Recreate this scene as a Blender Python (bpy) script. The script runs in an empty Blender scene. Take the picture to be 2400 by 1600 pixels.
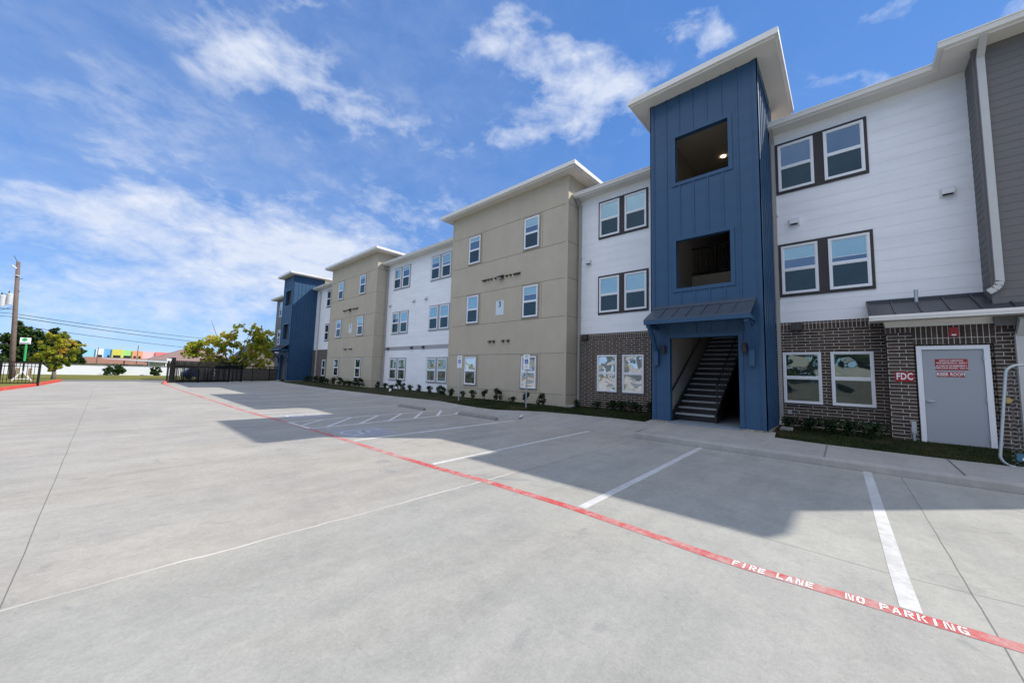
import bpy, math, random
from mathutils import Vector, Matrix
R=math.radians
random.seed(7)
sc=bpy.context.scene
col=sc.collection
# ------------------------------------------------------------------ helpers
class MB:
    """collects faces and links them as ONE mesh object"""
    def __init__(s): s.v=[];s.f=[]
    def poly(s,pts):
        n=len(s.v);s.v+= [tuple(p) for p in pts];s.f.append(tuple(range(n,n+len(pts))));return s
    def box(s,x0,x1,y0,y1,z0,z1):
        if x0>x1:x0,x1=x1,x0
        if y0>y1:y0,y1=y1,y0
        if z0>z1:z0,z1=z1,z0
        n=len(s.v)
        s.v+=[(x0,y0,z0),(x1,y0,z0),(x1,y1,z0),(x0,y1,z0),(x0,y0,z1),(x1,y0,z1),(x1,y1,z1),(x0,y1,z1)]
        for q in ((0,3,2,1),(4,5,6,7),(0,1,5,4),(1,2,6,5),(2,3,7,6),(3,0,4,7)): s.f.append(tuple(n+i for i in q))
        return s
    def hexa(s,b,t):
        """bottom quad b and top quad t, both counter clockwise from above"""
        n=len(s.v);s.v+=[tuple(p) for p in b]+[tuple(p) for p in t]
        for q in ((0,3,2,1),(4,5,6,7),(0,1,5,4),(1,2,6,5),(2,3,7,6),(3,0,4,7)): s.f.append(tuple(n+i for i in q))
        return s
    def prism(s,pts,d):
        """flat polygon pts pushed along vector d"""
        d=Vector(d);a=[Vector(p) for p in pts];b=[p+d for p in a];n=len(a)
        s.poly(a[::-1]);s.poly(b)
        for i in range(n): s.poly([a[i],a[(i+1)%n],b[(i+1)%n],b[i]])
        return s
    def bar(s,p,q,w,h=None,up=(0,0,1)):
        h=h or w;p=Vector(p);q=Vector(q);d=(q-p).normalized();u=Vector(up)
        if abs(d.dot(u))>.95:u=Vector((1,0,0))
        a=d.cross(u).normalized()*w/2;b=a.cross(d).normalized()*h/2
        A=[p-a-b,p+a-b,p+a+b,p-a+b];B=[x+(q-p) for x in A];n=len(s.v)
        s.v+=[tuple(x) for x in A+B]
        for f in ((0,3,2,1),(4,5,6,7),(0,1,5,4),(1,2,6,5),(2,3,7,6),(3,0,4,7)): s.f.append(tuple(n+i for i in f))
        return s
    def tube(s,pts,rs,k=10,cap=True):
        pts=[Vector(p) for p in pts]
        if not isinstance(rs,(list,tuple)):rs=[rs]*len(pts)
        rings=[];prev=None
        for i,p in enumerate(pts):
            d=(pts[min(i+1,len(pts)-1)]-pts[max(i-1,0)]).normalized()
            if prev is None:
                u=Vector((0,0,1)) if abs(d.z)<.9 else Vector((1,0,0));a=d.cross(u).normalized()
            else: a=(prev-d*prev.dot(d)).normalized()
            prev=a;b=d.cross(a);n=len(s.v)
            for j in range(k):
                t=2*math.pi*j/k;s.v.append(tuple(p+(a*math.cos(t)+b*math.sin(t))*rs[i]))
            rings.append(n)
        for i in range(len(rings)-1):
            for j in range(k):
                s.f.append((rings[i]+j,rings[i]+(j+1)%k,rings[i+1]+(j+1)%k,rings[i+1]+j))
        if cap:
            s.f.append(tuple(rings[0]+j for j in range(k))[::-1]);s.f.append(tuple(rings[-1]+j for j in range(k)))
        return s
    def disc(s,c,r,n,k=20,th=.01):
        n=Vector(n).normalized();return s.tube([Vector(c),Vector(c)+n*th],r,k)
    def build(s,name,m,parent=None,smooth=False):
        me=bpy.data.meshes.new(name);me.from_pydata(s.v,[],s.f);me.materials.append(m);me.update()
        if smooth:
            for p in me.polygons:p.use_smooth=True
        o=bpy.data.objects.new(name,me);col.objects.link(o)
        if parent:o.parent=parent;o.matrix_parent_inverse=parent.matrix_world.inverted()
        return o
def tag(o,label=None,cat=None,group=None,kind=None):
    if label:o['label']=label
    if cat:o['category']=cat
    if group:o['group']=group
    if kind:o['kind']=kind
    return o
def empty(name,loc,label=None,cat=None,group=None):
    o=bpy.data.objects.new(name,None);o.empty_display_size=.2;col.objects.link(o);o.location=loc
    o.matrix_world=Matrix.Translation(loc)
    return tag(o,label,cat,group)
def copy_tree(o,loc=None,par=None):
    c=o.copy();col.objects.link(c)
    if par is not None:c.parent=par
    if loc is not None:c.location=loc
    for ch in [x for x in bpy.data.objects if x.parent==o]:copy_tree(ch,None,c)
    return c
def structure(o):o['kind']='structure';return o
def text_mesh(txt,size,origin,ax,ay,bold=0,xs=1.,ext=.0015,align='CENTER',spacing=1.):
    cu=bpy.data.curves.new('t','FONT');cu.body=txt;cu.size=size;cu.align_x=align;cu.align_y='CENTER'
    cu.offset=bold;cu.extrude=ext;cu.space_character=spacing;cu.resolution_u=3
    t=bpy.data.objects.new('t',cu);col.objects.link(t)
    bpy.context.view_layer.update()
    me=bpy.data.meshes.new_from_object(t.evaluated_get(bpy.context.evaluated_depsgraph_get()))
    bpy.data.objects.remove(t);bpy.data.curves.remove(cu)
    ax=Vector(ax);ay=Vector(ay);az=ax.cross(ay)
    M=Matrix((ax*xs,ay,az)).transposed().to_4x4();M.translation=Vector(origin)
    me.transform(M);return me
def text(name,txt,size,origin,ax,ay,m,parent,**k):
    me=text_mesh(txt,size,origin,ax,ay,**k);me.name=name;me.materials.clear();me.materials.append(m)
    o=bpy.data.objects.new(name,me);col.objects.link(o);o.parent=parent
    o.matrix_parent_inverse=parent.matrix_world.inverted();return o
# ------------------------------------------------------------------ materials
def mat(name,c=(.5,.5,.5),rough=.7,metal=0,spec=.5):
    m=bpy.data.materials.new(name);m.use_nodes=True;b=m.node_tree.nodes['Principled BSDF']
    b.inputs['Base Color'].default_value=(*c,1);b.inputs['Roughness'].default_value=rough
    b.inputs['Metallic'].default_value=metal;b.inputs['Specular IOR Level'].default_value=spec
    return m
class NT:
    def __init__(s,m):s.m=m;s.t=m.node_tree;s.b=s.t.nodes.get('Principled BSDF')
    def n(s,t,**k):
        x=s.t.nodes.new(t)
        for a,b in k.items():setattr(x,a,b)
        return x
    def l(s,a,b):s.t.links.new(a,b)
    def pos(s):
        if not hasattr(s,'_p'):s._p=s.n('ShaderNodeNewGeometry').outputs['Position']
        return s._p
    def map(s,scale=(1,1,1),rot=(0,0,0),loc=(0,0,0)):
        x=s.n('ShaderNodeMapping');x.inputs['Scale'].default_value=scale;x.inputs['Rotation'].default_value=rot;x.inputs['Location'].default_value=loc
        s.l(s.pos(),x.inputs['Vector']);return x.outputs[0]
    def noise(s,scale,vec=None,detail=4,rough=.6,dist=0):
        x=s.n('ShaderNodeTexNoise');x.inputs['Scale'].default_value=scale;x.inputs['Detail'].default_value=detail
        x.inputs['Roughness'].default_value=rough;x.inputs['Distortion'].default_value=dist
        s.l(vec or s.pos(),x.inputs['Vector']);return x.outputs['Fac']
    def ramp(s,fac,stops):
        x=s.n('ShaderNodeValToRGB');e=x.color_ramp.elements
        while len(e)<len(stops):e.new(.5)
        for i,(p,c) in enumerate(stops):
            e[i].position=p;e[i].color=(*c,1) if isinstance(c,tuple) else (c,c,c,1)
        s.l(fac,x.inputs[0]);return x.outputs[0]
    def math(s,op,a,b=None,c=None,clamp=False):
        x=s.n('ShaderNodeMath',operation=op,use_clamp=clamp)
        for i,v in enumerate((a,b,c)):
            if v is None:continue
            if isinstance(v,(int,float)):x.inputs[i].default_value=v
            else:s.l(v,x.inputs[i])
        return x.outputs[0]
    def mix(s,fac,a,b,blend='MIX'):
        x=s.n('ShaderNodeMix',data_type='RGBA',blend_type=blend)
        for i,v in ((0,fac),(6,a),(7,b)):
            if isinstance(v,tuple):x.inputs[i].default_value=(*v,1) if len(v)==3 else v
            elif isinstance(v,(int,float)):x.inputs[i].default_value=v
            else:s.l(v,x.inputs[i])
        return x.outputs[2]
    def bump(s,h,strength=.3,dist=.01,nrm=None):
        x=s.n('ShaderNodeBump');x.inputs['Strength'].default_value=strength;x.inputs['Distance'].default_value=dist
        s.l(h,x.inputs['Height'])
        if nrm:s.l(nrm,x.inputs['Normal'])
        return x.outputs[0]
    def col(s,c):s.l(c,s.b.inputs['Base Color'])
    def nrm(s,c):s.l(c,s.b.inputs['Normal'])
def mottled(name,c,var=.08,rough=.7,scale=3.,bump=.0,spec=.4,metal=0,streak=None):
    m=mat(name,c,rough,metal,spec);t=NT(m)
    f=t.noise(scale,detail=6)
    lo=tuple(x*(1-var) for x in c);hi=tuple(min(1,x*(1+var)) for x in c)
    cc=t.ramp(f,[(.3,lo),(.7,hi)])
    if streak:
        g=t.noise(1,vec=t.map(scale=streak),detail=5)
        cc=t.mix(.25,cc,t.ramp(g,[(.35,tuple(x*.86 for x in c)),(.65,c)]))
    t.col(cc)
    if bump:t.nrm(t.bump(t.noise(scale*18,detail=3),bump,.004))
    return m
M={}
# concrete of the parking lot: separate pours, stains, broom finish
def concrete(name,lot=True):
    m=mat(name,(.4,.4,.39),.9,0,.25);t=NT(m)
    near=(.398,.392,.352);far=(.412,.393,.351)
    if lot:
        sep=t.n('ShaderNodeSeparateXYZ');t.l(t.pos(),sep.inputs[0])
        wob=t.math('MULTIPLY',t.math('SUBTRACT',t.noise(.7),.5),.06)
        y=t.math('ADD',sep.outputs[1],wob)
        f=t.math('GREATER_THAN',y,3.76)
        # panels on the right side of the joint are a bit warmer
        g=t.math('MULTIPLY',t.math('GREATER_THAN',sep.outputs[0],4.36),.35)
        base=t.mix(f,near,far);base=t.mix(g,base,(.41,.40,.35))
    else: base=t.mix(t.noise(.6),(.36,.355,.33),(.42,.41,.38))
    big=t.noise(.35,detail=5,rough=.55,dist=.6)
    base=t.mix(t.ramp(big,[(.36,1.0),(.62,0.0)]),base,t.mix(1.0,base,(.87,.875,.89),'MULTIPLY'))
    # sweeping streaks left by the broom and by water
    st=t.noise(1.0,vec=t.map(scale=(.35,2.2,1),rot=(0,0,.35)),detail=6,dist=.4)
    base=t.mix(t.math('MULTIPLY',t.ramp(st,[(.42,0.0),(.70,1.0)]),.75),base,t.mix(1.0,base,(.84,.84,.85),'MULTIPLY'))
    md=t.noise(2.3,detail=8,rough=.7)
    base=t.mix(t.ramp(md,[(.3,.75),(.58,0.0)]),base,t.mix(1.0,base,(.82,.825,.84),'MULTIPLY'))
    wm=t.noise(.23,vec=t.map(loc=(5,3,0),scale=(1,1.6,1)),detail=5,rough=.6,dist=.8)
    base=t.mix(t.ramp(wm,[(.45,0.0),(.66,.55)]),base,t.mix(1.0,base,(1.03,.975,.93),'MULTIPLY'))
    # a few tyre scuffs and drips
    sp=t.noise(1.3,vec=t.map(loc=(31,7,0)),detail=7,rough=.62,dist=1.2)
    base=t.mix(t.math('MULTIPLY',t.ramp(sp,[(.63,0.0),(.70,1.0)]),.42),base,(.2,.2,.21))
    sc_=t.noise(1.0,vec=t.map(scale=(5,1.1,1),rot=(0,0,.5)),detail=6,rough=.7,dist=.5)
    base=t.mix(t.math('MULTIPLY',t.ramp(sc_,[(.62,0.0),(.74,1.0)]),.36),base,(.24,.24,.24))
    v=t.n('ShaderNodeTexVoronoi');v.inputs['Scale'].default_value=1.5;t.l(t.pos(),v.inputs['Vector'])
    dot=t.math('LESS_THAN',v.outputs['Distance'],.017)
    base=t.mix(t.math('MULTIPLY',dot,.75),base,(.06,.06,.06))
    fine=t.noise(55,detail=5,rough=.75)
    mid=t.noise(11,detail=6,rough=.7)
    base=t.mix(.6,base,t.mix(1.0,base,t.ramp(mid,[(.3,.88),(.7,1.09)]),'MULTIPLY'))
    base=t.mix(.75,base,t.mix(1.0,base,t.ramp(fine,[(.3,.82),(.7,1.13)]),'MULTIPLY'))
    v2=t.n('ShaderNodeTexVoronoi');v2.inputs['Scale'].default_value=4.5;t.l(t.pos(),v2.inputs['Vector'])
    d2=t.math('MULTIPLY',t.math('LESS_THAN',v2.outputs['Distance'],.03),t.ramp(t.noise(1.1,vec=t.map(loc=(3,8,0)),detail=2),[(.5,0.0),(.56,.6)]))
    base=t.mix(d2,base,(.12,.11,.10))
    t.col(base)
    br=t.noise(1,vec=t.map(scale=(14,190,1)),detail=2)
    t.nrm(t.bump(t.math('ADD',fine,br),.28,.004))
    return m
M['lot']=concrete('lot_concrete');M['walk']=concrete('sidewalk_concrete',False)
M['joint']=mat('joint_dark',(.16,.155,.145),.95);M['joint_pale']=mottled('joint_pale',(.52,.50,.455),.22,.95,1.5)
M['joint_mid']=mat('joint_mid',(.22,.215,.21),.95)
def paint(name,c,wear,lo,hi,under=(.41,.40,.37),scale=9):
    m=mat(name,c,.75,0,.3);t=NT(m)
    f=t.noise(scale,detail=9,rough=.75);b=t.noise(.9,detail=3)
    f=t.math('ADD',f,t.math('MULTIPLY',t.math('SUBTRACT',b,.5),.5))
    k=t.ramp(f,[(lo,wear),(hi,0.0)])
    base=t.mix(t.noise(4),tuple(x*.93 for x in c),c)
    t.col(t.mix(k,base,under));return m
M['red_line']=paint('fire_lane_red',(.50,.075,.072),.8,.36,.63,(.45,.40,.37))
M['white_line']=paint('marking_white',(.60,.60,.59),.65,.40,.60,(.40,.39,.36))
M['white_line_worn']=paint('marking_white_worn',(.68,.68,.67),.6,.36,.58,(.40,.39,.36))
M['blue_line']=paint('marking_blue',(.31,.325,.40),.85,.40,.64,(.40,.39,.37))
M['stencil']=mat('stencil_white',(.82,.8,.79),.8)
M['kerb_red']=paint('kerb_red',(.6,.07,.05),.5,.3,.45)
def siding(name,c,var=.04):
    m=mat(name,c,.45 if 'blue' in name else .6,0,.45 if 'blue' in name else .35);t=NT(m)
    f=t.noise(1,vec=t.map(scale=(1,.7,3.4)),detail=4)
    cc=t.ramp(f,[(.3,tuple(x*(1-var) for x in c)),(.7,tuple(min(1,x*(1+var)) for x in c))])
    dr=t.noise(1,vec=t.map(scale=(2,3.5,.22)),detail=5)
    cc=t.mix(t.math('MULTIPLY',t.ramp(dr,[(.5,0.0),(.75,1.0)]),.10),cc,tuple(x*.75 for x in c))
    t.col(cc)
    gr=t.noise(1,vec=t.map(scale=(60,6,110)),detail=4)
    t.nrm(t.bump(gr,.25,.002));return m
M['white_siding']=siding('white_lap_siding',(.86,.87,.89));M['grey_siding']=siding('grey_lap_siding',(.158,.15,.148))
M['blue']=siding('blue_board',(.024,.078,.160),.10);M['tan']=mottled('tan_panel',(.50,.442,.338),.07,.75,1.1,.35,.3,streak=(2,2.6,.16))
M['tan_reveal']=mat('tan_reveal',(.20,.168,.12),.8)
M['grey_trim']=siding('grey_trim_board',(.36,.365,.38),.05);M['brown_trim']=siding('dark_brown_trim',(.050,.045,.045),.08);M['tan_trim']=siding('tan_trim',(.30,.255,.205),.05)
M['white_trim']=mottled('white_trim',(.80,.775,.73),.03,.5,5,0,.4);M['vinyl']=mat('white_vinyl',(.82,.83,.85),.35,0,.5)
M['soffit']=mottled('soffit_white',(.78,.75,.70),.03,.65,2)
M['gutter']=mottled('gutter_white',(.78,.75,.70),.03,.35,2,0,.5)
M['pipe']=mottled('downspout_greige',(.40,.385,.36),.04,.4,3,0,.5);M['pipe_pale']=mottled('downspout_pale',(.52,.515,.49),.04,.4,3,0,.5)
M['metal_roof']=mottled('standing_seam_metal',(.06,.066,.075),.12,.38,2.5,0,.5,.35)
M['blue_metal_roof']=mottled('blue_grey_seam_metal',(.075,.095,.125),.10,.42,2.5,0,.5,.3)
M['shingle']=mottled('roof_shingle',(.17,.16,.155),.2,.9,8,.4)
def brick(name,soldier=False):
    m=mat(name,(.1,.08,.07),.85,0,.25);t=NT(m)
    sep=t.n('ShaderNodeSeparateXYZ');t.l(t.pos(),sep.inputs[0])
    cmb=t.n('ShaderNodeCombineXYZ')
    hor=t.math('SUBTRACT',sep.outputs[1],sep.outputs[0])   # runs along the wall, also round the corner
    b=t.n('ShaderNodeTexBrick');b.inputs['Scale'].default_value=1
    if soldier:
        t.l(sep.outputs[2],cmb.inputs[0]);t.l(hor,cmb.inputs[1]);b.inputs['Brick Width'].default_value=.285;b.offset=0;t.l(t.math('SUBTRACT',sep.outputs[2],.002),cmb.inputs[0])
        cmb2=t.n('ShaderNodeMapping');cmb2.inputs['Location'].default_value=(-.005,0,0);t.l(cmb.outputs[0],cmb2.inputs[0]);vec=cmb2.outputs[0]
    else:
        t.l(hor,cmb.inputs[0]);t.l(sep.outputs[2],cmb.inputs[1]);b.inputs['Brick Width'].default_value=.30;b.offset=.36;vec=cmb.outputs[0]
    b.inputs['Row Height'].default_value=.0815;b.inputs['Mortar Size'].default_value=.0062;b.inputs['Mortar Smooth'].default_value=.15;b.inputs['Bias'].default_value=-.1
    b.inputs['Color1'].default_value=(.088,.062,.050,1);b.inputs['Color2'].default_value=(.050,.038,.033,1);b.inputs['Mortar'].default_value=(.56,.52,.46,1)
    t.l(vec,b.inputs['Vector'])
    n=t.noise(14,detail=7,rough=.7);c=t.mix(.8,b.outputs['Color'],t.mix(1.0,b.outputs['Color'],t.ramp(n,[(.25,.62),(.75,1.5)]),'MULTIPLY'))
    # mortar smears low on the wall
    sm=t.math('MULTIPLY',t.ramp(t.noise(2.2,detail=6),[(.5,0.0),(.75,1.0)]),.16)
    c=t.mix(sm,c,(.27,.245,.225));t.col(c)
    inv=t.math('SUBTRACT',1.0,b.outputs['Fac'])
    t.nrm(t.bump(t.math('ADD',inv,t.math('MULTIPLY',n,.35)),.6,.008));return m
M['brick']=brick('dark_brick');M['soldier']=brick('dark_brick_soldier',True)
def glass(name,under,tint,base=.22,wavy=0.,slats=False,gr=.015):
    m=bpy.data.materials.new(name);m.use_nodes=True;t=NT(m);nt=m.node_tree
    out=nt.nodes['Material Output'];b=t.b;b.inputs['Roughness'].default_value=.8;b.inputs['Specular IOR Level'].default_value=.0
    if slats:
        sep=t.n('ShaderNodeSeparateXYZ');t.l(t.pos(),sep.inputs[0])
        s=t.math('FRACT',t.math('MULTIPLY',sep.outputs[2],21.0))
        t.col(t.ramp(s,[(.0,tuple(x*.45 for x in under)),(.3,under),(.85,tuple(x*.9 for x in under)),(1,tuple(x*.45 for x in under))]))
    else:
        f=t.noise(1.7,detail=3);t.col(t.ramp(f,[(.3,tuple(x*.8 for x in under)),(.7,tuple(x*1.15 for x in under))]))
    g=t.n('ShaderNodeBsdfGlossy');g.inputs['Color'].default_value=(*tint,1);g.inputs['Roughness'].default_value=gr
    fr=t.n('ShaderNodeFresnel');fr.inputs['IOR'].default_value=1.5
    k=t.math('ADD',t.math('MULTIPLY',fr.outputs[0],.9),base,clamp=True)
    mx=t.n('ShaderNodeMixShader');t.l(k,mx.inputs[0]);t.l(b.outputs[0],mx.inputs[1]);t.l(g.outputs[0],mx.inputs[2]);t.l(mx.outputs[0],out.inputs[0])
    if wavy:
        w=t.noise(1.0,vec=t.map(scale=(1.5,1.9,2.3)),detail=0,rough=.4,dist=.3);n=t.bump(w,1.0,wavy);t.l(n,g.inputs['Normal'])
    else:
        w=t.noise(.9,detail=1);t.l(t.bump(w,.5,.012),g.inputs['Normal'])
    return m
M['pane_blind']=glass('pane_blind',(.25,.37,.38),(.66,.93,.96),.30,slats=True)
M['pane_open']=glass('pane_open',(.035,.06,.10),(.62,.82,1.0),.17,slats=True)
M['pane_screen']=glass('pane_screen',(.028,.042,.047),(.5,.7,.75),.04,gr=.14)
M['pane_low']=glass('pane_low',(.035,.045,.04),(.80,.95,.90),.24,wavy=.028)
M['pane_low_screen']=glass('pane_low_screen',(.02,.026,.024),(.7,.8,.75),.07,wavy=.028,gr=.07)
M['pane_white']=glass('pane_white',(.45,.46,.47),(.95,1,1),.40,wavy=.036)
M['door_grey']=mottled('door_grey',(.37,.39,.415),.03,.5,2,0,.4)
M['sign_red']=mottled('sign_red',(.36,.022,.024),.08,.4,6);M['sign_white']=mat('sign_white',(.85,.85,.85),.45);M['letter_white']=mat('letter_white',(.87,.86,.85),.5)
M['alarm_red']=mottled('alarm_red',(.40,.025,.025),.06,.35,6)
M['sign_pale']=mottled('sign_pale',(.62,.70,.74),.03,.4,3);M['ink']=mat('ink_dark',(.03,.04,.06),.6);M['ink_grey']=mat('ink_grey',(.30,.36,.42),.6)
M['sign_blue']=mat('sign_blue',(.03,.09,.38),.45);M['sign_green']=mat('sign_green',(.03,.42,.12),.5);M['sign_teal']=mottled('sign_teal',(.05,.16,.24),.1,.45)
M['galv']=mottled('galvanised',(.50,.54,.56),.12,.38,14,0,.5,.55);M['black_metal']=mottled('black_metal',(.010,.010,.011),.15,.55,8,0,.3)
M['brass']=mottled('brass',(.52,.34,.10),.2,.4,20,0,.5,.6);M['copper']=mottled('copper_pink',(.42,.24,.20),.2,.45,20,0,.5,.4)
M['fixture']=mottled('bronze_fixture',(.03,.028,.027),.15,.5,8)
M['vent_white']=mat('vent_white',(.72,.73,.74),.5);M['vent_dark']=mat('vent_dark',(.10,.08,.068),.6);M['dark']=mat('dark_void',(.008,.008,.008),.9)
M['inner_wall']=mottled('stairwell_plaster',(.42,.375,.32),.05,.8,2);M['inner_ceiling']=mottled('stairwell_ceiling',(.60,.53,.43),.05,.8,2);M['tread']=mottled('tread_concrete',(.36,.38,.40),.08,.8,6)
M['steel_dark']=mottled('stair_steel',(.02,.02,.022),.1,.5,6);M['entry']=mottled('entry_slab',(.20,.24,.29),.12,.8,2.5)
M['stone']=mottled('rough_stone',(.30,.27,.22),.35,.95,14,.9)
M['lamp_on']=mat('lamp_lit',(1,.9,.7),.5)
_b=M['lamp_on'].node_tree.nodes['Principled BSDF'];_b.inputs['Emission Color'].default_value=(1,.80,.5,1);_b.inputs['Emission Strength'].default_value=4
M['stop']=mottled('wheel_stop_concrete',(.24,.235,.22),.12,.9,7,.4)
M['bark']=mottled('bark',(.17,.14,.115),.25,.95,9,.8);M['wood_pole']=mottled('wood_pole',(.17,.125,.10),.25,.9,6,.5,streak=(7,7,.5));M['transformer']=mottled('transformer_grey',(.56,.58,.60),.08,.45,3)
M['post_wood']=mottled('post_wood',(.30,.22,.13),.2,.9,7,.3);M['plank']=mottled('plank_grey',(.17,.15,.13),.25,.9,3,.3,streak=(6,6,.4))
M['wall_white']=mottled('wall_white',(.74,.76,.78),.04,.8,.6);M['cap']=mottled('wall_cap',(.25,.22,.19),.15,.85,2)
M['asphalt']=mottled('road_asphalt',(.16,.16,.165),.12,.9,2.5,.3)
def leafmat(name,stops,scale=.9,transl=.25,spec=.15):
    m=mat(name,(.1,.15,.04),.7,0,spec);t=NT(m)
    f=t.math('ADD',t.math('MULTIPLY',t.noise(scale,detail=3),.75),t.math('MULTIPLY',t.noise(scale*9,detail=2),.28))
    c=t.ramp(f,stops);t.col(c)
    tr=t.n('ShaderNodeBsdfTranslucent');t.l(c,tr.inputs[0]);mx=t.n('ShaderNodeMixShader');mx.inputs[0].default_value=transl
    t.l(t.b.outputs[0],mx.inputs[1]);t.l(tr.outputs[0],mx.inputs[2]);t.l(mx.outputs[0],m.node_tree.nodes['Material Output'].inputs[0]);return m
M['leaf_fall']=leafmat('leaf_autumn',[(.36,(.13,.19,.03)),(.46,(.33,.38,.045)),(.54,(.60,.57,.07)),(.62,(.70,.45,.08)),(.72,(.58,.28,.07))],.8,.45)
M['leaf_fall2']=leafmat('leaf_yellow_green',[(.34,(.20,.27,.035)),(.45,(.42,.47,.06)),(.54,(.66,.62,.09)),(.66,(.72,.50,.10))],.6,.5)
M['leaf_dark']=leafmat('leaf_dark',[(.3,(.018,.040,.010)),(.55,(.045,.085,.022)),(.75,(.085,.13,.036))],.45,.2)
M['leaf_mid']=leafmat('leaf_mid',[(.3,(.02,.045,.01)),(.55,(.05,.095,.025)),(.75,(.09,.14,.035))],1.2,.2)
M['leaf_shrub']=leafmat('leaf_shrub',[(.3,(.008,.020,.009)),(.55,(.020,.042,.016)),(.75,(.045,.075,.025))],3,.15)
def grassmat(name,stops,scale=.5):
    m=mat(name,(.1,.12,.04),.9,0,.1);t=NT(m)
    f=t.math('ADD',t.math('MULTIPLY',t.noise(scale,detail=5),.7),t.math('MULTIPLY',t.noise(scale*22,detail=4),.3))
    t.col(t.ramp(f,stops));t.nrm(t.bump(t.noise(scale*60,detail=3),.8,.03));return m
M['lawn']=grassmat('far_lawn',[(.32,(.095,.10,.022)),(.5,(.16,.155,.035)),(.68,(.235,.21,.06))],.22)
M['grass']=grassmat('grass_strip',[(.32,(.018,.024,.010)),(.48,(.030,.036,.014)),(.6,(.055,.052,.025)),(.72,(.095,.082,.045))],1.1)
M['blade']=leafmat('grass_blade',[(.32,(.012,.028,.008)),(.5,(.026,.044,.013)),(.6,(.055,.058,.022)),(.72,(.11,.09,.045))],1.1,.2)
M['ground_far']=grassmat('ground_far',[(.3,(.07,.085,.02)),(.6,(.15,.15,.045))],.05)
# ------------------------------------------------------------------ camera
cam=bpy.data.cameras.new('camera');co=bpy.data.objects.new('camera',cam);col.objects.link(co)
cam.sensor_width=36;cam.sensor_fit='HORIZONTAL';cam.lens=12.8705;cam.clip_end=6000;cam.clip_start=.05
Rv=Vector((.67297502,-.7391119,.02860455));Uv=Vector((-.0832705,-.03727949,.99582943));Fv=Vector((.73496303,.67255025,.08663439))
Mx=Matrix((Rv,Uv,-Fv)).transposed().to_4x4();Mx.translation=(0,0,1.2195);co.matrix_world=Mx
sc.camera=co
# ------------------------------------------------------------------ light and sky
to_sun=Vector((8.5,-7.65,10.34)).normalized()
sun=bpy.data.lights.new('sun','SUN');sun.energy=2.85;sun.angle=R(.53);sun.color=(1,.94,.85)
so=bpy.data.objects.new('sun',sun);col.objects.link(so);so.rotation_euler=to_sun.to_track_quat('Z','Y').to_euler()
w=bpy.data.worlds.new('World');sc.world=w;w.use_nodes=True
class WT(NT):
    def __init__(s,w):s.t=w.node_tree;s.b=None
T=WT(w)
bg=w.node_tree.nodes['Background'];bg.inputs['Strength'].default_value=.15
sky=T.n('ShaderNodeTexSky',sky_type='NISHITA');sky.sun_disc=False
sky.sun_elevation=math.asin(to_sun.z);sky.sun_rotation=math.atan2(to_sun.x,to_sun.y);sky.air_density=1.0;sky.dust_density=.0;sky.ozone_density=4.0;sky.altitude=50
tc=T.n('ShaderNodeTexCoord').outputs['Generated']
CLOUDS=[(0.109,0.959,0.263,3.411,-0.529,0.514,2.059,2.739,-10.845,0.8),(-0.025,0.959,0.282,9.541,-0.624,2.955,9.063,8.32,-27.505,0.55),(0.175,0.798,0.577,8.296,-1.598,-0.301,1.521,10.795,-15.381,0.8),(0.121,0.81,0.574,12.948,-7.101,7.285,27.929,18.343,-31.76,0.4),(0.391,0.749,0.535,5.561,-2.858,-0.067,4.218,8.56,-15.071,0.3),(0.594,0.447,0.669,6.114,-5.4,-1.827,9.743,18.044,-20.72,0.7),(0.687,0.361,0.631,5.521,-9.673,-0.48,10.859,6.984,-15.831,0.88),(0.675,0.442,0.591,5.967,-8.326,-0.59,10.343,8.709,-18.313,0.75),(0.616,0.549,0.565,6.555,-7.141,-0.207,17.735,17.328,-36.17,0.6),(0.482,0.536,0.693,6.86,-8.231,1.589,33.781,20.549,-39.377,0.5),(0.744,0.16,0.649,11.796,-31.112,-5.836,41.794,26.043,-54.355,0.6),(0.7,0.203,0.684,10.922,-14.904,-6.766,22.905,31.682,-32.811,0.45),(0.839,-0.005,0.544,4.33,-15.978,-6.827,33.432,30.936,-51.201,0.5),(0.801,-0.071,0.594,1.0,-20.772,-3.835,-39.11,-11.367,51.365,0.45),(0.214,0.704,0.677,10.877,-7.587,4.459,39.216,30.384,-43.963,0.6),(0.51,0.463,0.725,11.385,-11.033,-0.954,35.539,41.103,-51.216,0.4),(-0.06,0.909,0.414,5.685,-0.346,1.582,2.281,3.529,-7.423,0.13),(0.292,0.934,0.207,4.301,-1.737,1.756,5.168,0.978,-11.687,0.65),(-0.011,0.993,0.119,4.081,-0.105,1.248,6.284,2.516,-20.328,0.5),(0.444,0.823,0.355,4.893,-3.332,1.598,4.925,2.026,-10.859,0.45),(0.82,-0.195,0.537,5.988,-40.324,-23.764,34.651,29.923,-42.045,0.5)]
def vmath(op,a,b=None,out=0):
    x=T.n('ShaderNodeVectorMath',operation=op)
    for i,v in enumerate((a,b)):
        if v is None:continue
        if isinstance(v,tuple):x.inputs[i].default_value=v
        else:T.l(v,x.inputs[i])
    return x.outputs[out]
wn=T.n('ShaderNodeTexNoise');wn.inputs['Scale'].default_value=9;wn.inputs['Detail'].default_value=5;T.l(tc,wn.inputs['Vector'])
warp=vmath('SCALE',vmath('SUBTRACT',wn.outputs['Color'],(.5,.5,.5)));warp.node.inputs[3].default_value=.11
dirw=vmath('ADD',tc,warp)
tot=None
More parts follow.
